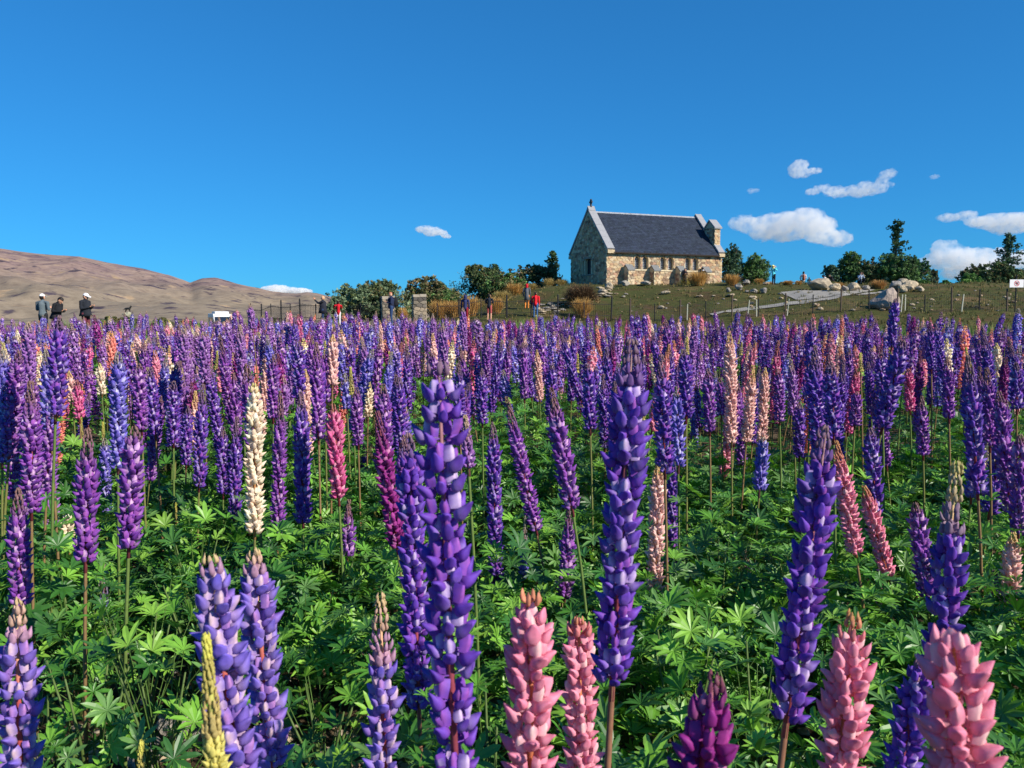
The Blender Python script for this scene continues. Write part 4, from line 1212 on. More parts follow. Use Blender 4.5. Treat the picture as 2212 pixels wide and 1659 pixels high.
# prohibition sign on the fence ------------------------------------------------
p = P(2193, 672, 46.3); p[2] = gz(p[0], p[1])
sg_ = empty('warning_sign', p, 'white sign board with a red prohibition ring on a post of the wire fence', 'sign', rotz=R(4))
yt = P(2193, 604, 46.3)[2] - p[2]; yb_ = P(2193, 621, 46.3)[2] - p[2]; hw = 0.42
MB().add(*tube([(0, 0.03, -0.2), (0, 0.03, yt + 0.28)], [0.035, 0.035], 8)).build('post', M['fence_metal'], sg_, False)
MB().add(*box(-hw, hw, -0.022, -0.006, yb_, yt)).build('board', plain('sign_white', (236, 232, 230), 0.4), sg_, False)
red = plain('sign_red', (200, 40, 60), 0.5); zc_ = (yt + yb_) / 2; rm = MB(); rad = (yt - yb_) * 0.36
rp_ = [(rad * math.cos(a), rad * math.sin(a)) for a in np.linspace(0, 2 * math.pi, 25)]
V = []; T = []
for i in range(25):
    a = 2 * math.pi * i / 24
    V += [(rad * math.cos(a), -0.026, zc_ + rad * math.sin(a)), (rad * 0.8 * math.cos(a), -0.026, zc_ + rad * 0.8 * math.sin(a))]
    if i < 24: T += [(2 * i, 2 * i + 1, 2 * i + 3), (2 * i, 2 * i + 3, 2 * i + 2)]
rm.add(V, T)
c45 = rad * 0.64; rm.add([(-c45 - 0.02, -0.0265, zc_ + c45), (-c45, -0.0265, zc_ + c45 + 0.02), (c45 + 0.02, -0.0265, zc_ - c45), (c45, -0.0265, zc_ - c45 - 0.02)], [(0, 1, 2), (0, 2, 3)])
rm.build('prohibition_ring', red, sg_, False)
em = MB(); em.add(*box(-0.09, 0.09, -0.0245, -0.0225, zc_ - 0.05, zc_ + 0.03)); em.add(*box(-0.14, 0.14, -0.0246, -0.0226, zc_ + 0.05, zc_ + 0.075)); em.add(*box(-0.02, 0.02, -0.0247, -0.0227, zc_ - 0.11, zc_ + 0.1))
em.build('emblem', M['frame_dark'], sg_, False)

# ================================================================== people
CLOTH = {}
def cloth(c, rough=0.85):
    if (c, rough) not in CLOTH: CLOTH[(c, rough)] = plain('cloth_%02x%02x%02x' % c, c, rough, noise=0.15, nscale=25, bump=0.25)
    return CLOTH[(c, rough)]
SKIN = plain('skin', (214, 160, 130), 0.55, spec=0.3, noise=0.06, nscale=30)
EYE = plain('eye', (30, 24, 22), 0.3)
def rotx(p, a, o):
    """pitch forward (toward -Y) by a about point o"""
    p = np.asarray(p, float) - o; c, s = math.cos(a), math.sin(a)
    return np.array([p[0], p[1] * c - p[2] * s, p[1] * s + p[2] * c]) + o
def person(label, xv, yhead, d, H, yaw, top, bottom, arms='down', lean=0.0, nod=0.0, seat=None, shoes=(40, 36, 34), hair=(36, 28, 24), hair_style='short', cap=None, hood=None, coat=None, short=False, scarf=None, bulk=1.0, base=None, crouch=False):
    s = H / 1.7
    low = 0.0
    if seat: low = 0.47
    if crouch: low = 0.62
    if base is None: base, d = stand(xv, yhead, (1.7 - low) * s - 0.12 * abs(math.sin(R(lean))), d)
    root = empty('person', base, label, 'person', rotz=R(yaw))
    A = np.array
    hipz = 0.93 - low
    o = A([0, 0, hipz]); le = R(lean)
    up = lambda x, y, z: rotx((x, y, z - low), le, o)
    segs = []      # (points, radii, tag)
    hip, waist, chest, neckb = up(0, 0, 0.95), up(0, 0.01, 1.12), up(0, 0.0, 1.32), up(0, 0.01, 1.44)
    b_ = bulk
    segs.append(([up(0, 0, 0.86), hip, waist, chest, up(0, 0.01, 1.41), up(0, 0.01, 1.47)], [(0.13 * b_, 0.09 * b_), (0.165 * b_, 0.115 * b_), (0.145 * b_, 0.105 * b_), (0.175 * b_, 0.12 * b_), (0.15 * b_, 0.085 * b_), (0.06, 0.055)], 'top'))
    nk = R(nod) + le * 0.4
    hd = lambda x, y, z: rotx(up(x, y, z), nk, neckb)
    segs.append(([hd(0, 0.0, 1.42), hd(0, -0.01, 1.52)], [0.058, 0.054], 'skin'))
    segs.append(([hd(0, -0.01, 1.478), hd(0, -0.018, 1.51), hd(0, -0.012, 1.56), hd(0, 0.0, 1.62), hd(0, 0.004, 1.67), hd(0, 0.004, 1.70)], [(0.035, 0.04), (0.062, 0.075), (0.074, 0.093), (0.078, 0.098), (0.06, 0.075), (0.02, 0.03)], 'skin'))
    segs.append(([hd(0, -0.10, 1.585), hd(0, -0.122, 1.56), hd(0, -0.10, 1.55)], [0.010, 0.016, 0.010], 'skin'))
    for sx in (-1, 1): segs.append(([hd(sx * 0.076, 0.01, 1.545), hd(sx * 0.086, 0.018, 1.585)], [(0.012, 0.016), (0.014, 0.02)], 'skin'))
    hands = []
    for sx in (-1, 1):
        sh = up(sx * 0.185 * b_, 0.01, 1.395)
        kind = arms if not isinstance(arms, (tuple, list)) else arms[0 if sx < 0 else 1]
        if kind == 'down': el, wr, fd = up(sx * 0.235, 0.04, 1.12), up(sx * 0.235, -0.04, 0.87), A([0, -0.15, -1])
        elif kind == 'phone': el, wr, fd = up(sx * 0.235, 0.0, 1.13), up(sx * 0.09, -0.24, 1.18), A([-sx * 0.3, -0.8, 0.5])
        elif kind == 'raise': el, wr, fd = up(sx * 0.19, -0.25, 1.30), up(sx * 0.10, -0.46, 1.50), A([0, -0.3, 1])
        elif kind == 'face': el, wr, fd = up(sx * 0.26, -0.12, 1.24), up(sx * 0.085, -0.19, 1.50), A([-sx * 0.3, -0.3, 1])
        elif kind == 'hip': el, wr, fd = up(sx * 0.36, 0.06, 1.16), up(sx * 0.2, -0.03, 1.0), A([-sx, -0.4, -0.3])
        else: el, wr, fd = up(sx * 0.25, -0.12, 1.14), up(sx * 0.16, -0.30, 1.00), A([0, -1, -0.3])
        segs.append(([up(sx * 0.12, 0.01, 1.40), sh, el], [0.06 * b_, 0.062 * b_, 0.05 * b_], 'top'))
        segs.append(([el, wr + (el - wr) * 0.06], [0.05 * b_, 0.037 * b_], 'top'))
        hands.append((wr, fd / np.linalg.norm(fd), sx))
        hp = up(sx * 0.085, 0, 0.93) if not seat else A([sx * 0.09, 0, hipz])
        if seat: kn, an = A([sx * 0.11, -0.42, hipz + 0.02]), A([sx * 0.11, -0.45, hipz - 0.42])
        elif crouch: kn, an = A([sx * 0.17, -0.36, hipz + 0.16]), A([sx * 0.13, -0.06, 0.08])
        else: kn, an = A([sx * 0.10, -0.015, 0.50]), A([sx * 0.105, 0.03, 0.085])
        segs.append(([hp, kn], [0.092 * b_, 0.062], 'bottom'))
        segs.append(([kn, kn + (an - kn) * 0.35, an], [0.060, 0.058, 0.042], 'shin'))
        segs.append(([an + A([0, 0.03, -0.035]), an + A([0, -0.08, -0.04]), an + A([0, -0.16, -0.052])], [0.044, 0.042, 0.03], 'shoe'))
    mb = MB(); info = []
    for pts, rad, tg in segs:
        V, T = tube([np.asarray(q) for q in pts], rad, 10); mb.add(V, T)
        for i in range(len(pts) - 1):
            r0, r1 = rad[i], rad[i + 1]
            r0 = sum(r0) / 2 if isinstance(r0, tuple) else r0; r1 = sum(r1) / 2 if isinstance(r1, tuple) else r1
            info.append((np.asarray(pts[i], float), np.asarray(pts[i + 1], float), r0, r1, tg))
        for i in (0, len(pts) - 1):
            r0 = rad[i]; r0 = min(r0) if isinstance(r0, tuple) else r0
            V, T = ellipsoid(pts[i], (r0 * 0.98,) * 3, 8, 6); mb.add(V, T)
    me = modified(mb.mesh('body', []), [('REMESH', dict(mode='VOXEL', voxel_size=0.02)), ('SMOOTH', dict(factor=0.5, iterations=3))])
    V, T = mesh_arrays(me)
    C = V[T].mean(1); best = np.full(len(C), 9.0); lab = np.zeros(len(C), int)
    order = {'top': 0, 'bottom': 1, 'shin': 2, 'shoe': 3, 'skin': 4}
    for a, c_, r0, r1, tg in info:
        ab = c_ - a; t_ = np.clip(((C - a) @ ab) / (ab @ ab + 1e-9), 0, 1)
        dist = np.linalg.norm(C - (a + t_[:, None] * ab), axis=1) - (r0 + (r1 - r0) * t_)
        w = dist < best; best[w] = dist[w]; lab[w] = order[tg]
    mm = MB().add(V, T); mm.m = [lab]
    for wr, fd, sx in hands:
        u, w_, _ = frame_of(fd)
        mm.add(*tube([wr, wr + fd * 0.04, wr + fd * 0.085], [(0.026, 0.02), (0.04, 0.018), (0.038, 0.014)], 8), m=4)
        for k, ln in enumerate((0.068, 0.078, 0.072, 0.055)):
            q = wr + fd * 0.08 + u * (k - 1.5) * 0.019
            mm.add(*tube([q, q + fd * ln * 0.55 + w_ * 0.004, q + fd * ln * 0.9 + w_ * 0.022], [0.009, 0.0085, 0.006], 5), m=4)
        q = wr + fd * 0.025 + u * (-0.032)
        mm.add(*tube([q, q + fd * 0.03 - u * 0.022, q + fd * 0.06 - u * 0.026], [0.011, 0.010, 0.007], 5), m=4)
    for sx in (-1, 1): mm.add(*ellipsoid(hd(sx * 0.031, -0.096, 1.598), (0.012, 0.007, 0.007), 6, 4), m=5)
    mm.add(*ellipsoid(hd(0, -0.102, 1.528), (0.024, 0.006, 0.006), 6, 4), m=6)
    mats = [cloth(top), cloth(bottom), SKIN if short else cloth(bottom), cloth(shoes), SKIN, EYE, cloth((150, 84, 78))]
    body = mm.build('body', mats, root); body.scale = (s, s, s)
    def child(name, mb_, mat, smooth=True):
        o_ = mb_.build(name, mat, root, smooth); o_.scale = (s, s, s); return o_
    def headshell(r, zcut, ycut):
        V, T = ellipsoid((0, 0, 0), (1, 1, 1), 18, 12); V = V * A([0.083, 0.108, 0.112]) * r
        keep = [t_ for t_ in T if (V[t_][:, 2].mean() > zcut or V[t_][:, 1].mean() > ycut)]
        V2 = A([hd(v[0], v[1] + 0.004, v[2] + 1.598) for v in V]); return V2, np.array(keep)
    if hair_style and hair:
        V, T = headshell(1.06, 0.045, 0.005 if hair_style != 'thin' else 0.2); h = MB().add(V, T)
        if hair_style == 'long':
            h.add(*tube([hd(0, 0.07, 1.62), hd(0, 0.10, 1.48), up(0, 0.12, 1.32), up(0, 0.11, 1.15)], [(0.08, 0.05), (0.10, 0.05), (0.11, 0.035), (0.05, 0.02)], 10))
            for sx in (-1, 1): h.add(*tube([hd(sx * 0.07, 0.0, 1.64), hd(sx * 0.09, 0.0, 1.52), up(sx * 0.11, -0.07, 1.35)], [0.03, 0.035, 0.02], 7))
        if hair_style == 'bun': h.add(*ellipsoid(hd(0, 0.10, 1.69), (0.045, 0.045, 0.045), 8, 6))
        child('hair', h, cloth(hair, 0.6))
    if cap:
        V, T = headshell(1.13, 0.03, 9); h = MB().add(V, T)
        br = [hd(x, y, z) for x, y, z in ((-0.085, -0.06, 1.632), (-0.06, -0.19, 1.615), (0, -0.22, 1.61), (0.06, -0.19, 1.615), (0.085, -0.06, 1.632), (0, -0.06, 1.65))]
        V = A(br); V = np.vstack([V, V + A([0, 0, 0.012])]); h.add(V, [(5, 0, 1), (5, 1, 2), (5, 2, 3), (5, 3, 4), (11, 7, 6), (11, 8, 7), (11, 9, 8), (11, 10, 9), (0, 6, 7), (0, 7, 1), (1, 7, 8), (1, 8, 2), (2, 8, 9), (2, 9, 3), (3, 9, 10), (3, 10, 4)])
        child('cap', h, cloth(cap, 0.7))
    if hood:
        V, T = headshell(1.24, 0.07, -0.02); h = MB().add(V, T); h.add(*tube([hd(0, 0.03, 1.46), hd(0, 0.04, 1.53)], [(0.13, 0.10), (0.105, 0.11)], 12))
        child('hood', h, cloth(hood))
    if coat:
        cc, zlow = coat
        pts = [up(0, 0, 1.34), up(0, 0, 1.12), up(0, 0, 0.95), up(0, 0, zlow)]
        h = MB().add(*tube(pts, [(0.19 * b_, 0.135 * b_), (0.175 * b_, 0.135 * b_), (0.20 * b_, 0.15 * b_), (0.235 * b_, 0.185 * b_)], 16))
        child('coat', h, cloth(cc))
    if scarf:
        h = MB().add(*tube([hd(0, 0, 1.43), up(0, 0, 1.48), hd(0, 0, 1.52)], [(0.12, 0.11), (0.105, 0.1), (0.08, 0.08)], 12)); child('scarf', h, cloth(scarf))
    return root, s, up, hands
def at_local(root, q, s):
    mw = Matrix.Translation(root.location) @ Matrix.Rotation(root.rotation_euler.z, 4, 'Z')
    return mw @ Vector([c * s for c in q])
def phone(pr, label):
    root, s, up, hands = pr
    q = (hands[0][0] + hands[1][0]) / 2 + (hands[0][1] + hands[1][1]) / 2 * 0.09
    mb = MB().add(*box(-0.075, 0.075, -0.005, 0.005, -0.038, 0.038)); o = mb.build('phone', M['frame_dark'], None, False)
    b2 = o.modifiers.new('b', 'BEVEL'); b2.width = 0.004
    MB().add(*box(-0.07, 0.07, 0.0052, 0.0062, -0.034, 0.034)).build('screen', M['glass'], o, False)
    o.location = at_local(root, q, s); o.rotation_euler = (0.2, 0, root.rotation_euler.z); tag(o, label, 'phone')
def backpack(pr, label, c):
    root, s, up, hands = pr
    e = empty('backpack', at_local(root, up(0, 0.12, 0.98), s), label, 'backpack', rotz=root.rotation_euler.z)
    mb = MB().add(*tube([(0, 0.06, 0.0), (0, 0.08, 0.08), (0, 0.08, 0.30), (0, 0.05, 0.46), (0, 0.04, 0.48)], [(0.14, 0.07), (0.16, 0.10), (0.155, 0.095), (0.12, 0.07), (0.05, 0.03)], 14)); mb.build('bag', cloth(c), e)
    mb = MB().add(*tube([(0, 0.16, 0.05), (0, 0.175, 0.1), (0, 0.165, 0.22)], [(0.1, 0.03), (0.115, 0.035), (0.09, 0.02)], 12)); mb.build('pocket', cloth(c), e)
    for sx in (-1, 1): MB().add(*tube([(sx * 0.1, 0.02, 0.42), (sx * 0.115, -0.1, 0.5), (sx * 0.125, -0.24, 0.38), (sx * 0.13, -0.2, 0.15), (sx * 0.11, 0.0, 0.05)], [0.018] * 5, 6)).build('strap', cloth(c), e)
BLK, NAVY = (30, 31, 36), (34, 44, 74)
a = person('person in a grey jacket and white cap seen from behind at the field edge', 92, 657, 31, 1.72, 172, (92, 104, 110), BLK, 'phone', cap=(238, 238, 240), bulk=1.12)
a = person('person in black with a hood down bowing over a phone', 120, 664, 30, 1.68, 80, (26, 27, 32), (32, 32, 36), 'phone', lean=14, nod=22, coat=((26, 27, 32), 0.82)); phone(a, 'dark phone in the hands of the bowed person in black')
a = person('person in a black jacket and white cap looking down at a phone', 184, 654, 31, 1.74, 78, (32, 36, 44), (110, 52, 62), 'phone', nod=16, cap=(240, 236, 236), bulk=1.12, coat=((32, 36, 44), 0.84)); phone(a, 'dark phone held by the person in the white cap and maroon trousers')
a = person('person in a dark coat raising a phone in both hands', 697, 640, 46, 1.72, -82, (34, 36, 48), (40, 60, 96), 'raise', hair=(206, 160, 120), coat=((34, 36, 48), 0.72), bulk=1.1); phone(a, 'phone lifted by the person in the dark coat')
a = person('person in a red jacket and white trousers holding hands to the face', 730, 655, 46, 1.52, -160, (196, 26, 40), (226, 216, 222), 'face', cap=(40, 20, 24), bulk=1.1)
a = person('man in a navy puffer jacket and jeans with a black backpack by the pillar', 845, 631, 44, 1.8, -84, NAVY, (44, 66, 104), 'phone', hair=(190, 120, 90), hair_style='thin', nod=12, bulk=1.15); backpack(a, 'black backpack worn by the man in the navy puffer jacket', (24, 25, 30))
a = person('person in a navy hooded jacket and dark red trousers at the fence', 1005, 637, 46, 1.66, 170, (44, 50, 92), (140, 26, 44), 'down', hood=(44, 50, 92), bulk=1.05)
a = person('person in a black sweater and red check shorts at the fence', 1057, 635, 47, 1.62, 165, (30, 36, 48), (176, 84, 80), 'phone', short=True, bulk=1.05)
a = person('walker in a long grey coat with a red hood and orange trousers', 1138, 614, 58, 1.68, 176, (86, 90, 96), (232, 140, 60), 'down', hood=(196, 30, 48), coat=((86, 90, 96), 0.62), bulk=1.02)
a = person('person in a bright red jacket and jeans walking up the stony bank', 1157, 631, 53, 1.66, 168, (220, 32, 44), (58, 96, 142), 'down', bulk=1.12)
wmat = M['van_trim']
q = at_local(a[0], (0.30, 0.0, 0.92), a[1]); hb = MB().add(*tube([(0, 0, 0), (0, 0, 0.06), (0, 0, 0.2), (0, 0, 0.24)], [(0.05, 0.09), (0.07, 0.14), (0.06, 0.12), (0.03, 0.06)], 10)).add(*tube([(0, -0.1, 0.22), (-0.05, -0.05, 0.5), (-0.08, 0.0, 0.52), (0, 0.1, 0.22)], [0.012] * 4, 5)).build('shoulder_bag', wmat)
hb.location = q; tag(hb, 'black bag hanging beside the bright red jacket', 'bag')
def ch(u, v): 
    mw = Matrix.Translation(church.location) @ Matrix.Rotation(CA, 4, 'Z'); w = mw @ Vector((u, v, 0)); return np.array([w.x, w.y, gz(w.x, w.y)])
a = person('woman in a long black dress with long dark hair against the church wall', 1460, 571, 67, 1.64, 8, (34, 32, 40), (30, 30, 36), 'phone', hair=(40, 22, 20), hair_style='long', coat=((28, 28, 34), 0.14), base=ch(wall_u(1463), -1.0))
a = person('person in black with a white scarf behind the big golden tussock', 1497, 570, 66, 1.66, 150, (34, 34, 42), (40, 38, 44), 'hip', scarf=(236, 234, 238), hair=(40, 28, 26), base=ch(wall_u(1500), -1.1))
a = person('person in a cyan shirt and yellow hat looking at the view', 1672, 573, 70, 1.74, 120, (96, 206, 214), BLK, 'face', lean=-8, cap=(232, 226, 120), scarf=(232, 226, 120))
a = person('hiker in a white shirt sitting on the skyline with a brown pack', 1736, 586, 70, 1.74, 170, (216, 212, 214), (40, 44, 58), 'rest', seat=True); backpack(a, 'brown backpack on the back of the seated hiker', (176, 100, 66))
a = person('small dark haired child in navy sitting beside the hiker', 1748, 599, 70, 1.15, 150, (44, 44, 62), (40, 40, 50), 'rest', seat=True)
a = person('woman in a white top bending forward among the boulders', 1788, 592, 69, 1.64, -110, (236, 222, 214), (196, 160, 140), 'rest', lean=38, hair_style='long')
a = person('person in dark clothes leaning over beside the woman in the white top', 1800, 592, 71, 1.66, -80, (32, 32, 40), (36, 36, 44), 'rest', lean=34)
a = person('photographer in a white and dark jacket crouching by the bright pale boulder', 1859, 588, 68, 1.74, 10, (170, 182, 200), (30, 32, 40), 'face', crouch=True, nod=10); phone(a, 'dark camera phone at the face of the crouching photographer')

# ================================================================== lupins
# colour families: wing, wing2, banner, pale (share of pale banners), bud, rachis
FAM = {
 'violet': dict(w=(76, 48, 152), w2=(112, 72, 184), b=(172, 96, 186), p=(232, 206, 238), ps=0.42, bud=(104, 70, 136), tip=(142, 112, 116), r=(156, 74, 84)),
 'purple': dict(w=(110, 54, 154), w2=(146, 80, 182), b=(182, 104, 188), p=(238, 196, 224), ps=0.5, bud=(122, 72, 128), tip=(150, 116, 104), r=(160, 78, 84)),
 'blue': dict(w=(92, 80, 182), w2=(124, 108, 206), b=(160, 140, 218), p=(232, 226, 246), ps=0.5, bud=(112, 104, 150), tip=(168, 156, 130), r=(150, 92, 100)),
 'lilac': dict(w=(100, 88, 196), w2=(140, 112, 204), b=(196, 140, 200), p=(240, 206, 206), ps=0.55, bud=(196, 136, 168), tip=(214, 186, 140), r=(176, 80, 76)),
 'mauve': dict(w=(142, 92, 172), w2=(166, 112, 186), b=(184, 128, 194), p=(226, 196, 222), ps=0.4, bud=(158, 120, 150), tip=(190, 164, 130), r=(160, 96, 100)),
 'pink': dict(w=(230, 126, 160), w2=(240, 156, 176), b=(242, 172, 186), p=(250, 216, 210), ps=0.5, bud=(216, 116, 128), tip=(206, 150, 96), r=(186, 112, 78)),
 'blush': dict(w=(240, 184, 178), w2=(246, 200, 188), b=(248, 206, 196), p=(252, 228, 212), ps=0.5, bud=(232, 178, 140), tip=(220, 190, 120), r=(190, 140, 100)),
 'cream': dict(w=(250, 218, 186), w2=(252, 230, 204), b=(252, 226, 196), p=(254, 240, 220), ps=0.5, bud=(236, 214, 150), tip=(214, 200, 120), r=(206, 150, 100)),
 'salmon': dict(w=(240, 132, 124), w2=(244, 156, 136), b=(246, 172, 150), p=(250, 202, 176), ps=0.4, bud=(240, 160, 120), tip=(228, 180, 110), r=(190, 110, 80)),
 'magenta': dict(w=(122, 30, 112), w2=(156, 52, 140), b=(176, 70, 150), p=(222, 150, 190), ps=0.3, bud=(104, 40, 100), tip=(140, 80, 96), r=(150, 60, 76)),
 'rose': dict(w=(206, 70, 140), w2=(224, 110, 160), b=(232, 140, 176), p=(248, 196, 206), ps=0.5, bud=(170, 70, 110), tip=(180, 120, 100), r=(170, 84, 80)),
 'yellow': dict(w=(206, 196, 96), w2=(222, 210, 120), b=(214, 204, 110), p=(232, 220, 140), ps=0.3, bud=(172, 132, 112), tip=(212, 206, 96), r=(150, 150, 80)),
}
FAM['gold_violet'] = dict(FAM['violet'], bud=(132, 96, 140), tip=(206, 190, 124))
FAMNAMES = list(FAM)

def pouch_t(ns, nr, slim=1.0):
    """the two wing petals closed to a blunt boat, creased along the top"""
    V = [(0.005, 0, 0.0)]; W = [0.6]
    for a in [i / nr for i in range(1, nr)] + [0.955]:
        pr = (1 - abs(2 * a - 1.06) ** 2.4) ** 0.55 * (0.72 + 0.28 * math.sin(math.pi * a))
        cx = 0.005 + 0.0175 * a; cz = -0.002 * math.sin(math.pi * a) + 0.0055 * a ** 2.2
        for j in range(ns):
            th = 2 * math.pi * (j + 0.5) / ns
            cr_ = 1 - 0.48 * math.exp(-((th - math.pi / 2) / 0.42) ** 2)
            V.append((cx + 0.0015 * math.sin(th), 0.0066 * slim * pr * math.cos(th), cz + 0.0074 * slim * pr * math.sin(th) * cr_)); W.append(0.55 * (1 - a) ** 1.6)
    V.append((0.0226, 0, 0.0052)); W.append(0.0); T = []
    for j in range(ns): T.append((0, 1 + (j + 1) % ns, 1 + j))
    for i in range(nr - 1):
        for j in range(ns):
            a = 1 + i * ns + j; b_ = 1 + i * ns + (j + 1) % ns; T += [(a, b_, b_ + ns), (a, b_ + ns, a + ns)]
    t_ = len(V) - 1; o = 1 + (nr - 1) * ns
    for j in range(ns): T.append((t_, o + j, o + (j + 1) % ns))
    return np.array(V), np.array(T), np.array(W)
def banner_t(nu, nv, closed=0.0):
    """the standing petal: a tall folded trough leaning out over the wings"""
    V = []; W = []
    for i in range(nv + 1):
        v = i / nv; wd = 0.0060 * math.sin(math.pi * (0.26 + 0.64 * v)) ** 0.9
        for j in range(nu + 1):
            u = -1 + 2 * j / nu
            back = (0.0055 + 0.003 * v) * u * u
            V.append((0.0125 - back + 0.0045 * v - 0.0035 * v * v + closed * 0.006 * v, u * wd * (1 - 0.35 * closed), 0.003 + 0.0145 * v * (1 - 0.2 * closed)))
            W.append((0.12 + 0.88 * (1 - abs(u) ** 1.2)) * (1.0 if v < 0.8 else 0.55) if v > 0.05 else 0.5)
    T = []
    for i in range(nv):
        for j in range(nu):
            a = i * (nu + 1) + j; T += [(a, a + 1, a + nu + 2), (a, a + nu + 2, a + nu + 1)]
    return np.array(V), np.array(T), np.array(W)
def floret_t(lod, stage):
    """stage 0 open, 1 half open, 2 bud"""
    if lod == 0:
        V, T, W = pouch_t(8, 6, 1.0 if stage == 0 else (0.8 if stage == 1 else 0.62))
        if stage < 2:
            B, BT, BW = banner_t(4, 3, 0.0 if stage == 0 else 0.9)
            pd, pdt = tube([(0, 0, 0.001), (0.008, 0, 0.0)], [0.0009, 0.0009], 4, False)
            T = np.vstack([T, BT + len(V), pdt + len(V) + len(B)]); V = np.vstack([V, B, pd]); W = np.concatenate([W, BW, np.full(len(pd), 0.3)])
    elif lod == 1:
        V, T, W = pouch_t(5, 3, 1.0 if stage == 0 else (0.8 if stage == 1 else 0.66))
        if stage < 2:
            B, BT, BW = banner_t(2, 2, 0.0 if stage == 0 else 0.9)
            T = np.vstack([T, BT + len(V)]); V = np.vstack([V, B]); W = np.concatenate([W, BW])
    else:
        s = 1.0 if stage == 0 else 0.7
        V = np.array([(0.005, 0, 0), (0.015, 0.0082 * s, 0), (0.015, 0, 0.0085 * s), (0.015, -0.0082 * s, 0), (0.015, 0, -0.0092 * s), (0.0245, 0, 0.004)])
        T = np.array([(0, 2, 1), (0, 3, 2), (0, 4, 3), (0, 1, 4), (5, 1, 2), (5, 2, 3), (5, 3, 4), (5, 4, 1)]); W = np.array([0.3, 0, 0.4, 0, 0, 0.0])
        if stage < 2:
            B = np.array([(0.012, -0.0065, 0.003), (0.012, 0.0065, 0.003), (0.0135, 0.0055, 0.020), (0.0135, -0.0055, 0.020)])
            T = np.vstack([T, np.array([(6, 7, 8), (6, 8, 9)])]); V = np.vstack([V, B]); W = np.concatenate([W, [0.8] * 4])
    return V, T, W
FT = {(l, s): floret_t(l, s) for l in range(3) for s in range(3)}

def spike_layout(r_, L_, D, budfrac, whorl=0.235, nf=6, loose=0.0):
    """florets of one spike standing on z = 0: position, turn, tilt, scale, stage, height share"""
    nw = max(4, int(L_ / (whorl * D) * (1 + 0.7 * min(budfrac, 0.5)))); rows = []
    s0 = D / 0.057 * (1.3 if budfrac > 0.85 else 1.0)
    for i in range(nw):
        t_ = (i + 0.5 + r_.uniform(-0.12, 0.12)) / nw; t_ = 1 - (1 - t_) ** (1.0 + 1.3 * min(budfrac, 0.5))
        tb = (t_ - (1 - budfrac)) / max(budfrac, 1e-3)          # 0..1 inside the bud part
        for k in range((nf + (1 if r_.uniform() < 0.3 else 0)) if tb <= 0 else (max(4, int(round(nf * (1 - 0.35 * tb)))) if budfrac < 0.6 else max(5, int(round(nf * (1 - 0.2 * tb)))))):
            if loose and tb < 0 and r_.uniform() < loose: continue
            az_ = 2 * math.pi * (k + 0.5 * (i % 2) + r_.uniform(-0.2, 0.2)) / nf + i * 0.35
            if tb > 0:
                sc = s0 * ((0.96 - 0.5 * tb) if budfrac < 0.6 else (1.0 - 0.4 * tb)) * r_.uniform(0.9, 1.1); tilt = R(28 + 46 * tb + r_.uniform(-7, 7)); st = 1 if tb < 0.3 else 2
            else:
                sc = s0 * r_.uniform(0.8, 1.14) * (0.93 if t_ < 0.06 else 1.0) * (1 - 0.4 * float(ss(0.8, 1.02, t_))); tilt = R(r_.uniform(-18, 18) + 12 * t_ + 30 * float(ss(0.85, 1.0, t_))); st = 0 if r_.uniform() < 0.9 else 1
            rows.append((0.003 * s0 * math.cos(az_), 0.003 * s0 * math.sin(az_), t_ * L_, az_, tilt, sc, st, t_, max(tb, 0)))
    return np.array(rows)
def floret_mats(rows):
    k = len(rows); az_, ti, sc = rows[:, 3], rows[:, 4], rows[:, 5]
    ca, sa_, ct, st = np.cos(az_), np.sin(az_), np.cos(ti), np.sin(ti)
    Mx = np.zeros((k, 4, 4)); Mx[:, 3, 3] = 1
    Mx[:, 0, 0] = ca * ct; Mx[:, 0, 1] = -sa_; Mx[:, 0, 2] = -ca * st
    Mx[:, 1, 0] = sa_ * ct; Mx[:, 1, 1] = ca; Mx[:, 1, 2] = -sa_ * st
    Mx[:, 2, 0] = st; Mx[:, 2, 1] = 0; Mx[:, 2, 2] = ct
    Mx[:, :3, :3] *= sc[:, None, None]; Mx[:, :3, 3] = rows[:, :3]
    return Mx
def floret_cols(fam, rows, r_):
    f = FAM[fam]; k = len(rows); q = r_.uniform(0, 1, (k, 1))
    w = lin(f['w']) * (1 - q) + lin(f['w2']) * q
    b_ = np.where(r_.uniform(0, 1, (k, 1)) < f['ps'], lin(f['p']), lin(f['b'])) 
    tb = rows[:, 8:9]; bud = lin(f['bud']) * (1 - tb) + lin(f['tip']) * tb
    kb = np.clip(tb * 2.2, 0, 1)
    w = w * (1 - kb) + bud * kb; b_ = b_ * (1 - kb) + bud * kb
    j = r_.uniform(0.85, 1.15, (k, 1))
    return np.clip(w * j, 0, 0.95), np.clip(b_ * j, 0, 0.95)
def rachis(L_, fam, n=6):
    V, T = tube([(0, 0, -0.02), (0.001, 0, L_ * 0.5), (0, 0, L_ * 0.985)], [0.0042, 0.0036, 0.0012], n)
    f = FAM[fam]; q = np.clip((V[:, 2:3] / L_ - 0.6) * 2.5, 0, 1)
    return V, T, lin(f['r']) * (1 - q) + lin(f['tip']) * q
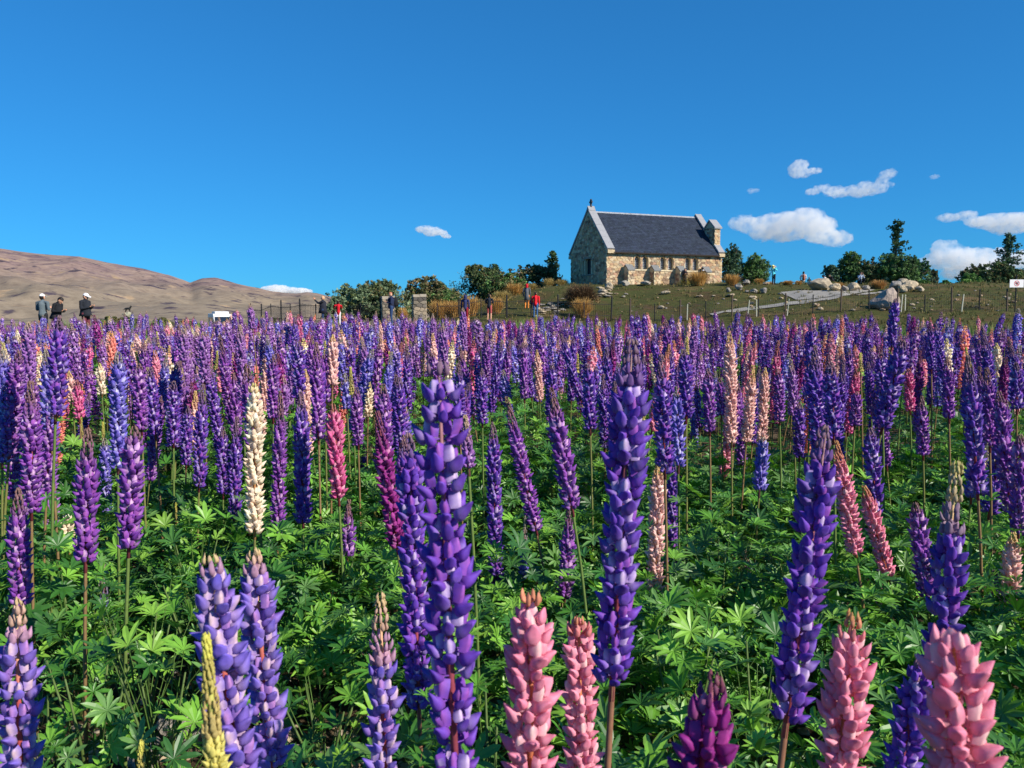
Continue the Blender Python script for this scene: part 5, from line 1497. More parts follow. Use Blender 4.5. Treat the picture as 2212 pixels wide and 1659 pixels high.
def spike_mesh(fam, L_, D, budfrac, lod, seed, whorl=0.235, loose=0.0):
    r_ = np.random.default_rng(seed); rows = spike_layout(r_, L_, D, budfrac, whorl, 6 if lod < 2 else 5, loose)
    Mx = floret_mats(rows); w, b_ = floret_cols(fam, rows, r_); mb = MB()
    for st in range(3):
        sel = rows[:, 6] == st
        if not sel.any(): continue
        V, T, W = FT[(lod, st)]
        C = w[sel][:, None, :] * (1 - W[None, :, None]) + b_[sel][:, None, :] * W[None, :, None]
        mb.many(V, T, Mx[sel], C)
    mb.add(*rachis(L_, fam, 5 if lod < 2 else 3))
    return mb

# leaves ------------------------------------------------------------------
def leaf_t(n, seg, seed, size=0.062):
    r_ = random.Random(seed); V = []; T = []
    for k in range(n):
        a = R(20) + (2 * math.pi - R(40)) * k / (n - 1) - math.pi + r_.uniform(-0.06, 0.06)
        L_ = size * (0.72 + 0.28 * math.cos(a)) * r_.uniform(0.92, 1.08); w = L_ * 0.115; el = R(24 + r_.uniform(-10, 10)); dr = r_.uniform(0.15, 0.5)
        ca, sa_ = math.cos(a), math.sin(a)
        def pt(t_, s):
            rad = L_ * t_ * math.cos(el); z = L_ * (t_ * math.sin(el) - dr * t_ * t_ * 0.5) + abs(s) * 0.35
            return (ca * rad - sa_ * s, sa_ * rad + ca * s, z)
        o = len(V)
        if seg == 2:
            V += [pt(0, 0), pt(0.45, -w), pt(0.45, 0), pt(0.45, w), pt(0.78, -w * 0.8), pt(0.78, 0), pt(0.78, w * 0.8), pt(1, 0)]
            T += [(o, o + 1, o + 2), (o, o + 2, o + 3), (o + 1, o + 4, o + 5), (o + 1, o + 5, o + 2), (o + 2, o + 5, o + 6), (o + 2, o + 6, o + 3), (o + 4, o + 7, o + 5), (o + 5, o + 7, o + 6)]
        else:
            V += [pt(0, 0), pt(0.55, -w * 1.15), pt(0.55, w * 1.15), pt(1, 0)]; T += [(o, o + 1, o + 2), (o + 1, o + 3, o + 2)]
    return np.array(V), np.array(T)
LEAF0 = [leaf_t(10, 2, 1), leaf_t(9, 2, 2), leaf_t(11, 2, 3, 0.068), leaf_t(8, 2, 4, 0.055)]
LEAF1 = [leaf_t(8, 1, 5, 0.066), leaf_t(9, 1, 6, 0.07)]
LEAF_C = [(58, 108, 40), (76, 130, 44), (96, 150, 50), (52, 98, 44), (116, 168, 58), (72, 120, 52), (130, 176, 66), (98, 138, 70)]
def turn(az_, tilt, scale, pos, roll):
    """rotate about own z by roll, tip by tilt toward azimuth az"""
    k = len(az_)
    def rz(a):
        m_ = np.zeros((k, 3, 3)); c, s = np.cos(a), np.sin(a); m_[:, 0, 0] = c; m_[:, 0, 1] = -s; m_[:, 1, 0] = s; m_[:, 1, 1] = c; m_[:, 2, 2] = 1; return m_
    c, s = np.cos(tilt), np.sin(tilt)
    ry = np.zeros((k, 3, 3)); ry[:, 0, 0] = c; ry[:, 0, 2] = s; ry[:, 2, 0] = -s; ry[:, 2, 2] = c; ry[:, 1, 1] = 1
    m3 = rz(az_) @ ry @ rz(roll)
    Mx = np.zeros((k, 4, 4)); Mx[:, :3, :3] = m3 * scale[:, None, None]; Mx[:, :3, 3] = pos; Mx[:, 3, 3] = 1
    return Mx
def plant_leaves(r_, n, rad, h):
    """leaf places on the dome of one plant: pos, az, tilt"""
    az_ = r_.uniform(0, 2 * math.pi, n); q = np.sqrt(r_.uniform(0.02, 1, n))
    z = h * (1.02 - 0.55 * q ** 2) * r_.uniform(0.55, 1.08, n)
    pos = np.stack([np.cos(az_) * q * rad, np.sin(az_) * q * rad, z], 1)
    tilt = q * R(48) + r_.normal(0, R(14), n)
    return pos, az_, tilt
LEAF_ME = []
for ci, c in enumerate(LEAF_C):
    for li in range(4):
        if (ci + li) % 2: continue
        V, T = LEAF0[li]; LEAF_ME.append(raw_mesh('leaf', V, T, np.tile(lin(c), (len(V), 1)), np.zeros(len(T)), M['leaf'], False))
def add_leaves(root, r_, pos, az_, tilt, smin=0.72, smax=1.1, petiole=True):
    sc = r_.uniform(smin, smax, len(pos)); Mx = turn(az_, tilt, sc, pos, r_.uniform(0, 6.28, len(pos)))
    for k in range(len(pos)):
        o = link('leaf', LEAF_ME[int(r_.integers(len(LEAF_ME)))], root); o.matrix_local = Matrix(Mx[k].tolist())
    if petiole and len(pos):
        mb = MB()
        for k in range(len(pos)):
            b0 = np.array([pos[k][0] * 0.15, pos[k][1] * 0.15, pos[k][2] * 0.35]); mid = (b0 + pos[k]) / 2 + np.array([0, 0, 0.015])
            mb.add(*tube([b0, mid, pos[k]], [0.0016, 0.0013, 0.0009], 4, False), lin((78, 106, 46)))
        mb.build('petioles', M['stem'], root)['kind'] = 'stuff'

# shared spike meshes for the flowers further off -----------------------------
SHARED = {}
def shared_spike(fam, ln, var, lod=1):
    key = (fam, ln, var, lod)
    if key not in SHARED:
        bf = [0.16, 0.30, 0.22][var % 3]
        if fam == 'yellow': bf = 0.98
        mb = spike_mesh(fam, ln, 0.062, bf, lod, hash((FAMNAMES.index(fam), int(ln * 100), var)) % 99991, loose=0.04)
        SHARED[key] = mb.mesh('flower_spike', M['petal'])
    return SHARED[key]
V, T = tube([(0, 0, 0), (0.004, 0.002, 0.5), (0, 0, 1.0)], [0.0055, 0.005, 0.0042], 6, False)
STEM_ME = [raw_mesh('stem', V, T, np.tile(lin(c), (len(V), 1)), np.zeros(len(T)), M['stem']) for c in ((110, 112, 60), (126, 100, 66), (96, 116, 56))]
def axis_matrix(p0, p1, sx, sz, spin):
    u, w, d = frame_of(np.asarray(p1) - np.asarray(p0)); c, s = math.cos(spin), math.sin(spin)
    u2, w2 = c * u + s * w, -s * u + c * w
    m_ = np.eye(4); m_[:3, 0] = u2 * sx; m_[:3, 1] = w2 * sx; m_[:3, 2] = d * sz; m_[:3, 3] = p0
    return m_
def local_mat(m_, base):
    m_ = m_.copy(); m_[:3, 3] -= base; return Matrix(m_.tolist())

# hand placed flowers: xt, yt, xb, yb, width (picture units of 2212), family, bud share, label -------------
NEAR = [
 (35, 1305, 45, 1700, 104, 'lilac', .28, 'loose lilac lupin with pale cupped top florets and a red stalk beside the bare stones'),
 (455, 1215, 520, 1720, 128, 'lilac', .12, 'large pale lilac lupin behind the yellow tipped bud spike'),
 (548, 1200, 585, 1660, 104, 'lilac', .14, 'lilac lupin twinned with the large pale lilac one'),
 (445, 1385, 470, 1720, 72, 'yellow', .75, 'yellow tipped lupin bud spike with mauve foot in front of the lilac pair'),
 (822, 1295, 832, 1700, 96, 'lilac', .42, 'tapering lilac lupin with a pinkish budded tip'),
 (948, 800, 985, 1690, 138, 'violet', .05, 'tallest broad violet lupin with magenta banners and a loose open top'),
 (882, 945, 905, 1530, 78, 'violet', .12, 'shaded dark violet lupin tucked against the tallest broad one'),
 (1145, 1300, 1145, 1710, 132, 'pink', .06, 'broad soft pink lupin with a cupped top'),
 (1250, 1345, 1258, 1700, 96, 'pink', .10, 'slim pink lupin twinned with the broad soft pink one'),
 (1365, 745, 1322, 1480, 112, 'violet', .16, 'very tall violet lupin with a brown seedy tip'),
 (1540, 1480, 1508, 1750, 158, 'magenta', .35, 'short dark magenta lupin crowded with closed buds'),
 (1842, 1340, 1812, 1710, 122, 'pink', .22, 'pink lupin with a deep rose budded tip'),
 (2060, 1390, 2074, 1720, 176, 'pink', .04, 'widest pale pink lupin with open ruffled florets'),
 (1785, 930, 1698, 1560, 108, 'violet', .16, 'leaning violet lupin with white banners and a rosy stalk'),
 (2066, 1010, 2028, 1460, 98, 'gold_violet', .42, 'violet lupin with a long pale yellow budded tip'),
 (1990, 1440, 1935, 1710, 92, 'violet', .08, 'shaded violet lupin behind the widest pale pink one'),
 (305, 1610, 305, 1760, 34, 'yellow', .99, 'stubby bright yellow bud spike over the bare stones'),
]
MID = [
 (38, 1063, 45, 1310, 60, 'purple', .3), (190, 935, 185, 1215, 64, 'purple', .12), (290, 930, 278, 1185, 64, 'purple', .26), (550, 835, 550, 1150, 52, 'cream', .06),
 (66, 830, 68, 1110, 54, 'purple', .2), (255, 765, 255, 1012, 48, 'blue', .3), (226, 950, 230, 1130, 32, 'blue', .15), (100, 760, 110, 930, 46, 'blue', .2), (130, 690, 120, 900, 50, 'violet', .2), (40, 760, 20, 980, 46, 'purple', .2),
 (240, 718, 243, 816, 26, 'salmon', .3), (215, 788, 220, 852, 24, 'cream', .2), (150, 805, 156, 868, 25, 'blush', .3), (166, 825, 172, 905, 28, 'rose', .2),
 (175, 900, 178, 968, 12, 'yellow', .99), (222, 915, 225, 975, 13, 'yellow', .99), (325, 798, 336, 940, 36, 'violet', .25), (375, 828, 375, 958, 36, 'violet', .2), (438, 835, 430, 1052, 38, 'violet', .26),
 (372, 788, 372, 842, 23, 'cream', .1), (482, 928, 482, 1068, 36, 'violet', .2), (512, 905, 506, 1122, 36, 'violet', .25), (606, 850, 600, 1152, 40, 'purple', .22), (650, 850, 655, 1132, 46, 'violet', .12), (645, 742, 645, 860, 38, 'violet', .2),
 (720, 728, 718, 830, 34, 'blush', .3), (720, 880, 732, 1078, 48, 'rose', .34), (746, 810, 750, 885, 30, 'blue', .4), (797, 825, 795, 902, 27, 'cream', .35), (828, 835, 836, 1000, 42, 'purple', .2), (816, 895, 858, 1182, 54, 'magenta', .24), (872, 945, 876, 1200, 50, 'purple', .28),
 (754, 1085, 750, 1205, 42, 'purple', .5), (786, 962, 790, 1092, 26, 'violet', .3), (480, 778, 480, 846, 28, 'pink', .25), (552, 790, 552, 846, 19, 'salmon', .3),
 (655, 1122, 655, 1185, 15, 'yellow', .99), (378, 1085, 378, 1145, 16, 'yellow', .99), (478, 1130, 478, 1160, 11, 'yellow', .99), (811, 1088, 812, 1158, 15, 'yellow', .99), (770, 1160, 775, 1212, 15, 'yellow', .99), (796, 1262, 797, 1338, 24, 'rose', .9),
 (222, 1225, 226, 1332, 30, 'blue', .9), (222, 1332, 222, 1372, 17, 'yellow', .99), (1005, 905, 1012, 1010, 40, 'mauve', .7),
 (1065, 918, 1072, 1272, 44, 'violet', .15), (1095, 862, 1158, 1145, 44, 'purple', .2), (1196, 868, 1236, 1098, 56, 'purple', .2), (1232, 1085, 1220, 1292, 46, 'purple', .4),
 (1135, 1120, 1130, 1252, 28, 'blue', .8), (1168, 1125, 1165, 1218, 22, 'blue', .85), (1251, 1150, 1252, 1222, 14, 'yellow', .99), (1184, 1020, 1192, 1068, 14, 'yellow', .99),
 (1422, 1005, 1414, 1288, 48, 'blush', .26), (1452, 985, 1450, 1272, 38, 'violet', .12), (1428, 772, 1436, 1022, 52, 'violet', .15), (1462, 840, 1465, 1010, 40, 'blue', .15),
 (1576, 722, 1580, 958, 36, 'blush', .14), (1626, 793, 1612, 955, 34, 'blush', .15), (1652, 798, 1645, 958, 31, 'blush', .35), (1648, 950, 1640, 1062, 38, 'blue', .1), (1604, 1025, 1603, 1075, 11, 'yellow', .99),
 (1755, 695, 1750, 858, 36, 'violet', .15), (1814, 752, 1832, 852, 23, 'pink', .25), (1848, 748, 1852, 834, 24, 'pink', .25), (1795, 790, 1800, 948, 48, 'violet', .2), (1850, 850, 1846, 920, 34, 'purple', .2),
 (1806, 958, 1848, 1195, 52, 'pink', .12), (1868, 1055, 1918, 1245, 48, 'pink', .1), (1880, 930, 1892, 1112, 46, 'violet', .15), (2092, 775, 2112, 1065, 50, 'violet', .15), (2158, 850, 2182, 1105, 44, 'purple', .25), (2204, 945, 2200, 1155, 46, 'purple', .2),
 (2195, 788, 2196, 885, 36, 'violet', .2), (1978, 1092, 2002, 1290, 50, 'purple', .24), (2188, 1155, 2172, 1405, 52, 'blush', .12), (2148, 1238, 2164, 1455, 46, 'violet', .15),
 (1610, 1195, 1620, 1305, 27, 'mauve', .92), (1916, 1200, 1893, 1335, 29, 'mauve', .9), (1441, 1400, 1425, 1485, 25, 'yellow', .99), (1470, 1380, 1463, 1465, 30, 'rose', .5), (1545, 1390, 1545, 1445, 15, 'yellow', .99), (1965, 995, 1968, 1055, 11, 'yellow', .99), (1732, 1020, 1733, 1070, 10, 'yellow', .99),
 (1935, 648, 1925, 752, 27, 'violet', .2), (1500, 868, 1500, 972, 22, 'blue', .3), (1160, 758, 1166, 865, 23, 'blush', .15), (1130, 745, 1133, 862, 26, 'purple', .2), (1210, 832, 1210, 866, 14, 'blush', .2), (1555, 820, 1558, 900, 30, 'purple', .2), (1708, 780, 1714, 900, 30, 'mauve', .3),
 (540, 658, 546, 712, 20, 'mauve', .1), (935, 680, 936, 760, 18, 'mauve', .2), (1000, 668, 1003, 760, 20, 'mauve', .2), (2046, 775, 2050, 905, 34, 'purple', .2), (1962, 800, 1966, 890, 28, 'rose', .25), (1890, 840, 1894, 905, 26, 'purple', .2), (2010, 700, 2012, 800, 26, 'violet', .2), (1680, 800, 1684, 910, 32, 'purple', .2),
 (145, 1118, 150, 1190, 40, 'cream', .05), (380, 1500, 384, 1560, 44, 'purple', .1), (2020, 1240, 2022, 1300, 30, 'purple', .3), (700, 770, 702, 870, 34, 'purple', .2), (990, 790, 994, 930, 36, 'violet', .2), (1040, 800, 1042, 915, 34, 'violet', .2),
 (8, 760, 5, 1000, 46, 'blue', .2), (112, 860, 100, 1080, 46, 'purple', .2), (25, 850, 30, 1080, 44, 'purple', .26), (300, 790, 306, 930, 38, 'purple', .2), (405, 880, 402, 1004, 32, 'violet', .3), (590, 770, 590, 905, 36, 'purple', .2), (690, 800, 690, 902, 36, 'violet', .2), (770, 840, 774, 962, 34, 'purple', .26), (862, 820, 864, 962, 40, 'violet', .2),
 (1480, 760, 1482, 905, 40, 'violet', .2), (1530, 800, 1533, 932, 36, 'purple', .3), (1902, 760, 1906, 884, 36, 'violet', .2), (1990, 860, 1994, 985, 36, 'purple', .26), (2132, 800, 2138, 965, 42, 'purple', .2), (1762, 870, 1766, 965, 36, 'violet', .2), (1270, 790, 1275, 930, 38, 'violet', .2), (1330, 840, 1334, 960, 34, 'purple', .2), (60, 700, 64, 830, 36, 'mauve', .2), (440, 720, 442, 830, 32, 'mauve', .2),
]
FAMW = {'violet': 'deep violet', 'purple': 'reddish purple', 'blue': 'blue violet', 'lilac': 'pale lilac', 'mauve': 'dusty mauve', 'pink': 'bright pink', 'blush': 'pale blush pink', 'cream': 'cream', 'salmon': 'salmon', 'magenta': 'dark magenta', 'rose': 'rose pink', 'yellow': 'unopened yellow green'}
def spike_points(xt, yt, xb, yb, w, fam, bf):
    D = 0.066 if bf < 0.6 else 0.030 + 0.012 * (fam not in ('yellow',))
    d = D * F / w
    return P(xt, yt, d), P(xb, yb, d * 1.003), D, d
def stem_curve(base, foot, axis, r=0.0050):
    k1 = foot - axis * np.linalg.norm(foot - base) * 0.45
    pts = [base + np.array([0, 0, -0.03])] + [(1 - t_) ** 2 * base + 2 * t_ * (1 - t_) * k1 + t_ * t_ * foot for t_ in (0.0, 0.25, 0.5, 0.75, 1.0)]
    return tube(pts, [r * 1.2, r * 1.15, r * 1.1, r, r * 0.95, r * 0.85], 6, False)
floor_n = 0
def base_under(foot, axis, lean=0.55):
    z = gz(foot[0], foot[1]); k = (foot[2] - z) * lean
    b_ = foot - axis / max(axis[2], 0.4) * k; return np.array([b_[0], b_[1], gz(b_[0], b_[1])])
floret_cache = {}
def floret_me(fam, st, tb, r_):
    kb = int(round(tb * 3)) if st > 0 else 0; v = int(r_.integers(5))
    key = (fam, st, kb, v)
    if key not in floret_cache:
        row = np.zeros((1, 9)); row[0, 8] = kb / 3
        w, b_ = floret_cols(fam, row, np.random.default_rng(v * 31 + kb * 7 + FAMNAMES.index(fam) * 131 + st))
        if st == 0: b_ = np.clip(np.array([lin(FAM[fam]['p'] if v < round(FAM[fam]['ps'] * 5) else FAM[fam]['b'])]), 0, 0.95)
        V, T, W = FT[(0, st)]; C = w * (1 - W[:, None]) + b_ * W[:, None]
        jr = random.Random(v * 13 + st); V = V * np.array([jr.uniform(0.88, 1.1), jr.uniform(0.85, 1.15), jr.uniform(0.9, 1.1)])
        V = V + np.array([mnoise.noise_vector(Vector(q) * 170 + Vector((v * 3.7, st, 0))) for q in V]) * 0.0011
        C = C * np.array([1 + 0.22 * mnoise.noise(Vector(q) * 260 + Vector((v, 0, st))) for q in V])[:, None]
        floret_cache[key] = raw_mesh('floret', V, T, C, np.zeros(len(T)), M['petal'])
    return floret_cache[key]
WH = {0: 0.40, 4: 0.32, 5: 0.36, 9: 0.29, 13: 0.31, 14: 0.29, 7: 0.27, 8: 0.27, 11: 0.27, 12: 0.25}
def near_lupin(xt, yt, xb, yb, w, fam, bf, label, seed):
    r_ = np.random.default_rng(seed); top, foot, D, d = spike_points(xt, yt, xb, yb, w, fam, bf)
    L_ = np.linalg.norm(top - foot); axis = (top - foot) / L_; base = base_under(foot, axis)
    root = empty('lupin', base, label, 'lupin', 'lupins close by with single florets in view')
    V, T = stem_curve(base, foot, axis); MB().add(V - base, T, lin(FAM[fam]['r']) * 0.5 + lin((110, 112, 60)) * 0.5).build('stem', M['stem'], root)
    sp = MB().add(*rachis(L_, fam, 7)).build('flower_spike', M['stem'], root); sp.matrix_local = local_mat(axis_matrix(foot, top, 1.0, 1.0, r_.uniform(0, 6)), base)
    rows = spike_layout(r_, L_, D, bf, WH.get(seed - 500, 0.26) if fam != 'yellow' else 0.17, 6 if fam != 'yellow' else 7, 0.1 if bf < 0.9 else 0); Mx = floret_mats(rows)
    for k in range(len(rows)):
        o = link('floret', floret_me(fam, int(rows[k, 6]), rows[k, 8], r_), sp); o.matrix_local = Matrix(Mx[k].tolist())
    n = 0 if seed - 500 in (0, 3, 16) else 9; pos, az_, ti = plant_leaves(r_, n, 0.16, max(0.2, (foot[2] - base[2]) * 0.75)); add_leaves(root, r_, pos, az_, ti)
    return root, d
occupied = []
for i, q in enumerate(NEAR):
    rt, d = near_lupin(*q, seed=500 + i); occupied.append((rt.location.x, rt.location.y))

def mid_lupin(top, foot, fam, bf, D, label, group, seed, leaves=0, lod=1):
    r_ = np.random.default_rng(seed); L_ = np.linalg.norm(top - foot); axis = (top - foot) / L_; base = base_under(foot, axis)
    root = empty('lupin', base, label, 'lupin', group)
    V, T = stem_curve(base, foot, axis, 0.0042); MB().add(V - base, T, lin(((110, 112, 60), (126, 100, 66), (96, 116, 56))[seed % 3])).build('stem', M['stem'], root)
    if bf > 0.35 or fam == 'cream':
        me = spike_mesh(fam, L_, D, bf, lod, seed, 0.235 if bf < 0.8 else 0.3, 0.05 if bf < 0.9 else 0).mesh('flower_spike', M['petal']); sx = sz = 1.0
    else:
        ln = min((0.16, 0.25, 0.36, 0.48), key=lambda v: abs(v - L_)); me = shared_spike(fam, ln, (seed + (1 if bf > 0.22 else 0)) % 3, lod); sx, sz = D / 0.062, L_ / ln
    sp = link('flower_spike', me, root); sp.matrix_local = local_mat(axis_matrix(foot, top, sx, sz, r_.uniform(0, 6)), base); sp['kind'] = 'stuff'
    if leaves:
        pos, az_, ti = plant_leaves(r_, leaves, 0.15, max(0.2, (foot[2] - base[2]) * 0.98)); add_leaves(root, r_, pos, az_, ti, petiole=False)
    return root
MIDL = {3: 'lone tall cream lupin with open florets rising from the leaves', 10: 'salmon pink lupin with a creamy pointed tip', 13: 'bright rose lupin beside a blush one in the dense bed', 26: 'rose pink lupin with a dusky mauve tip', 84: 'dark violet lupin standing taller than its neighbours before the pointed boulder',
        67: 'leaning pink lupin behind the leaning violet one', 68: 'short pink lupin leaning outward below the other leaning pink one', 57: 'tall blush pink lupin above a paler pair', 99: 'fallen cream lupin lying low between two purple spikes', 91: 'pale mauve lupin rising above the field near the camper van'}
SHORT = ['loose lilac spike', 'large pale lilac spike', 'twin lilac spike', 'yellow tipped bud spike', 'tapering lilac spike', 'tallest broad violet spike', 'shaded dark violet spike', 'broad soft pink spike', 'slim pink spike', 'very tall seedy tipped spike', 'dark magenta spike', 'rose tipped pink spike',
         'widest pale pink spike', 'leaning violet spike', 'yellow budded violet spike', 'shaded violet spike', 'stubby yellow bud']
MARKS = [(occupied[k][0], occupied[k][1], SHORT[k]) for k in range(len(SHORT))]
for k, nm in ((3, 'lone cream lupin'), (10, 'salmon pink lupin'), (57, 'tall blush lupin'), (67, 'leaning pink lupin'), (84, 'dark violet lupin before the boulder'), (26, 'rose lupin with a dusky tip'), (60, 'blue lupin under the blush pair')):
    t__, f__, _, _ = spike_points(*MID[k]); MARKS.append((f__[0], f__[1], nm))
def nearest(x, y):
    return min((q for q in MARKS if (q[0] - x) ** 2 + (q[1] - y) ** 2 > 1e-6), key=lambda q: (q[0] - x) ** 2 + (q[1] - y) ** 2)[2]
def build_words(L_, bf):
    return ('long' if L_ > 0.36 else 'medium' if L_ > 0.24 else 'short'), ('open to the tip' if bf < 0.18 else 'with budded tip' if bf < 0.28 else 'with long buds')
count = len(NEAR); SIGHT = []
for i, (xt, yt, xb, yb, w, fam, bf) in enumerate(MID):
    top, foot, D, d = spike_points(xt, yt, xb, yb, w, fam, bf); sz_, tp_ = build_words(np.linalg.norm(top - foot), bf)
    if bf >= 0.85: lb = 'tight %s lupin bud spike near the %s' % (FAMW[fam], nearest(foot[0], foot[1])); gp_ = '%s bud spikes' % FAMW[fam]
    else: lb = '%s %s lupin %s near the %s' % (sz_, FAMW[fam], tp_, nearest(foot[0], foot[1])); gp_ = '%s lupins at the front' % FAMW[fam]
    if i in MIDL: lb = MIDL[i]
    mid_lupin(top, foot, fam, bf, D, lb, gp_, 900 + i, leaves=8 if d < 3.0 else 0); occupied.append((foot[0], foot[1])); count += 1
    SIGHT.append((foot[0] / foot[1], foot[1], (foot[2] + 0.02 - CAM[2]) / foot[1]))

# the field beyond: a jittered bed of flowers out to the grass ------------------
r_ = np.random.default_rng(42)
def field_edge(x, y):
    k = x / max(y, 0.1)
    return 16.5 - 3.6 * float(ss(-0.25, 0.35, k))
cand = []
for _ in range(16000):
    y = math.sqrt(r_.uniform(2.5 ** 2, 18.0 ** 2)); x = r_.uniform(-0.72, 0.74) * y + r_.uniform(-0.4, 0.4)
    if y > field_edge(x, y) + r_.uniform(-0.8, 0.6): continue
    k = x / y
    dens = 0.62 + 0.38 * float(ss(3.6, 5.6, y - 1.0 * float(ss(-0.3, -0.55, k)) * 0))
    if y < 6: dens *= 1.0 - 0.35 * float(ss(0.1, 0.3, k))
    if k < -0.3 and y < 7: dens = min(1, dens * 1.5)
    if y < 3.4: dens = 0.62 * float(ss(-0.15, -0.35, k)) + 0.4 * float(ss(0.36, 0.5, k)) + 0.12
    clump = mnoise.noise(Vector((x * 0.55, y * 0.55, 3.3)))
    dens *= 0.62 + 0.75 * max(-0.6, clump) 
    if r_.uniform() > dens: continue
    if y < 6.5 and any((x - a) ** 2 + (y - c) ** 2 < 0.02 for a, c in occupied): continue
    cand.append((x, y))
    if len(cand) >= 3100: break
cand.sort(key=lambda q: q[1])
def pick_family(x, y, r_):
    k = x / y; u = r_.uniform(); n = mnoise.noise(Vector((x * 0.9 + 9, y * 0.9, 7)))
    warm = ss(0.1, -0.4, k)
    tab = [('violet', 0.38 - 0.24 * warm), ('purple', 0.22), ('blue', 0.10 + 0.04 * warm), ('mauve', 0.05 + 0.24 * warm), ('lilac', 0.02 + 0.06 * warm), ('rose', 0.03), ('magenta', 0.03), ('pink', 0.045), ('blush', 0.04), ('salmon', 0.02), ('cream', 0.025), ('yellow', 0.075)]
    if n > 0.25: tab = [(f, w * (1.8 if f in ('violet', 'purple') else 1)) for f, w in tab]
    s_ = sum(w for _, w in tab); u *= s_
    for f, w in tab:
        u -= w
        if u <= 0: return f
    return 'violet'
far = {}
nind = 0
for j, (x, y) in enumerate(cand):
    fam = pick_family(x, y, r_); z = gz(x, y)
    h = float(np.clip(r_.normal(0.94 - 0.06 * float(ss(-0.2, -0.5, x / y)), 0.10), 0.64, 1.18)); L_ = float(np.clip(r_.normal(0.36, 0.07), 0.16, 0.5)); D = float(r_.uniform(0.060, 0.080))
    if fam == 'yellow': L_ = r_.uniform(0.09, 0.18); D = 0.034; h *= 0.94
    lean = r_.normal(0, 0.095, 2); top = np.array([x + lean[0] * h, y + lean[1] * h, z + h]); ax = np.array([lean[0] * 1.2, lean[1] * 1.2, 1.0]); ax /= np.linalg.norm(ax); foot = top - ax * L_
    if count < 300:
        bf = 0.99 if fam == 'yellow' else float(r_.choice([0.16, 0.2, 0.3]))
        lb = 'thin unopened yellow green lupin bud spike among the flowers further back' if fam == 'yellow' else '%s %s lupin %s in the packed middle field' % (build_words(L_, bf)[0], FAMW[fam], build_words(L_, bf)[1])
        mid_lupin(top, foot, fam, bf, D, lb, '%s lupins in the middle of the field' % FAMW[fam], 3000 + j); count += 1
    else:
        far.setdefault((fam, j % 3), []).append((foot, top, D, L_))
mb = MB(); 
for (fam, var), lst in far.items():
    ln = 0.33 if fam != 'yellow' else 0.13
    sm = spike_mesh(fam, ln, 0.066, 0.99 if fam == 'yellow' else [0.14, 0.26, 0.2][var], 2, 7000 + var + 10 * FAMNAMES.index(fam), 0.30)
    V, T, C = np.concatenate(sm.v), np.concatenate(sm.f), np.concatenate(sm.c)
    k = len(lst); Mx = np.stack([axis_matrix(f_, t_, D / 0.062, L_ / ln, r_.uniform(0, 6)) for f_, t_, D, L_ in lst])
    mb.many(V, T, Mx, np.repeat(C[None], k, 0) * r_.uniform(0.85, 1.15, (k, 1, 1)))
    SV, ST_ = tube([(0, 0, 0), (0, 0, 1)], [0.005, 0.004], 3, False)
    Ms = np.stack([axis_matrix(np.array([f_[0], f_[1], gz(f_[0], f_[1])]), f_, 1.0, f_[2] - gz(f_[0], f_[1]), 0) for f_, t_, D, L_ in lst])
    mb.many(SV, ST_, Ms, np.tile(lin((104, 112, 58)), (k, 1)))
tag(mb.build('lupin_field', M['petal'], None, True), 'dense distant rows of violet, purple, pink and cream lupins', 'flowers', kind='stuff')

# leafy plants without flowers up close: every leaf a piece ---------------------
LP = [(190, 1400, 1.72, 'leafy lupin plant around the reddish purple pair behind the loose lilac spike', 24, .2, .5), (345, 1430, 1.75, 'leafy lupin plant in front of the sunlit leaves by the yellow tipped bud spike', 22, .18, .48), (90, 1470, 1.66, 'low leafy lupin plant beside the loose lilac spike', 18, .16, .4), (300, 1480, 1.95, 'bright green lupin plant with spreading leaves above the bare stones', 34, .26, .52), (160, 1290, 2.3, 'sunlit leafy lupin plant behind the loose lilac spike', 30, .24, .5), (430, 1320, 2.25, 'leafy lupin plant beside the twin lilac spikes', 28, .24, .5),
      (660, 1330, 2.3, 'leafy lupin plant between the twin lilac spikes and the tapering one', 30, .26, .46), (700, 1520, 1.8, 'low dark leafy lupin plant in the shade of the tapering lilac spike', 26, .22, .36), (1060, 1480, 1.5, 'leafy lupin plant between the tall violet and soft pink spikes', 22, .2, .5),
      (1400, 1560, 1.35, 'leafy lupin plant at the foot of the slim pink spike', 26, .22, .42), (1480, 1330, 1.8, 'leafy lupin plant behind the dark magenta spike', 30, .26, .5), (1640, 1400, 1.7, 'leafy lupin plant beneath the leaning violet spike', 28, .24, .5), (1650, 1620, 1.3, 'low leafy lupin plant beside the dark magenta spike', 22, .2, .34),
      (1950, 1600, 1.3, 'leafy lupin plant between the two foreground pink spikes', 22, .2, .4), (1560, 1130, 2.5, 'dark leafy lupin plant under the blush pair', 30, .26, .52), (2150, 1560, 1.4, 'leafy lupin plant beside the widest pale pink spike', 22, .2, .44), (1740, 1190, 2.4, 'leafy lupin plant in the open green gap', 28, .25, .5),
      (420, 1190, 2.7, 'leafy lupin plant in front of the cream spike', 28, .25, .5), (720, 1190, 2.6, 'leafy lupin plant under the budded purple spike', 28, .25, .5)]
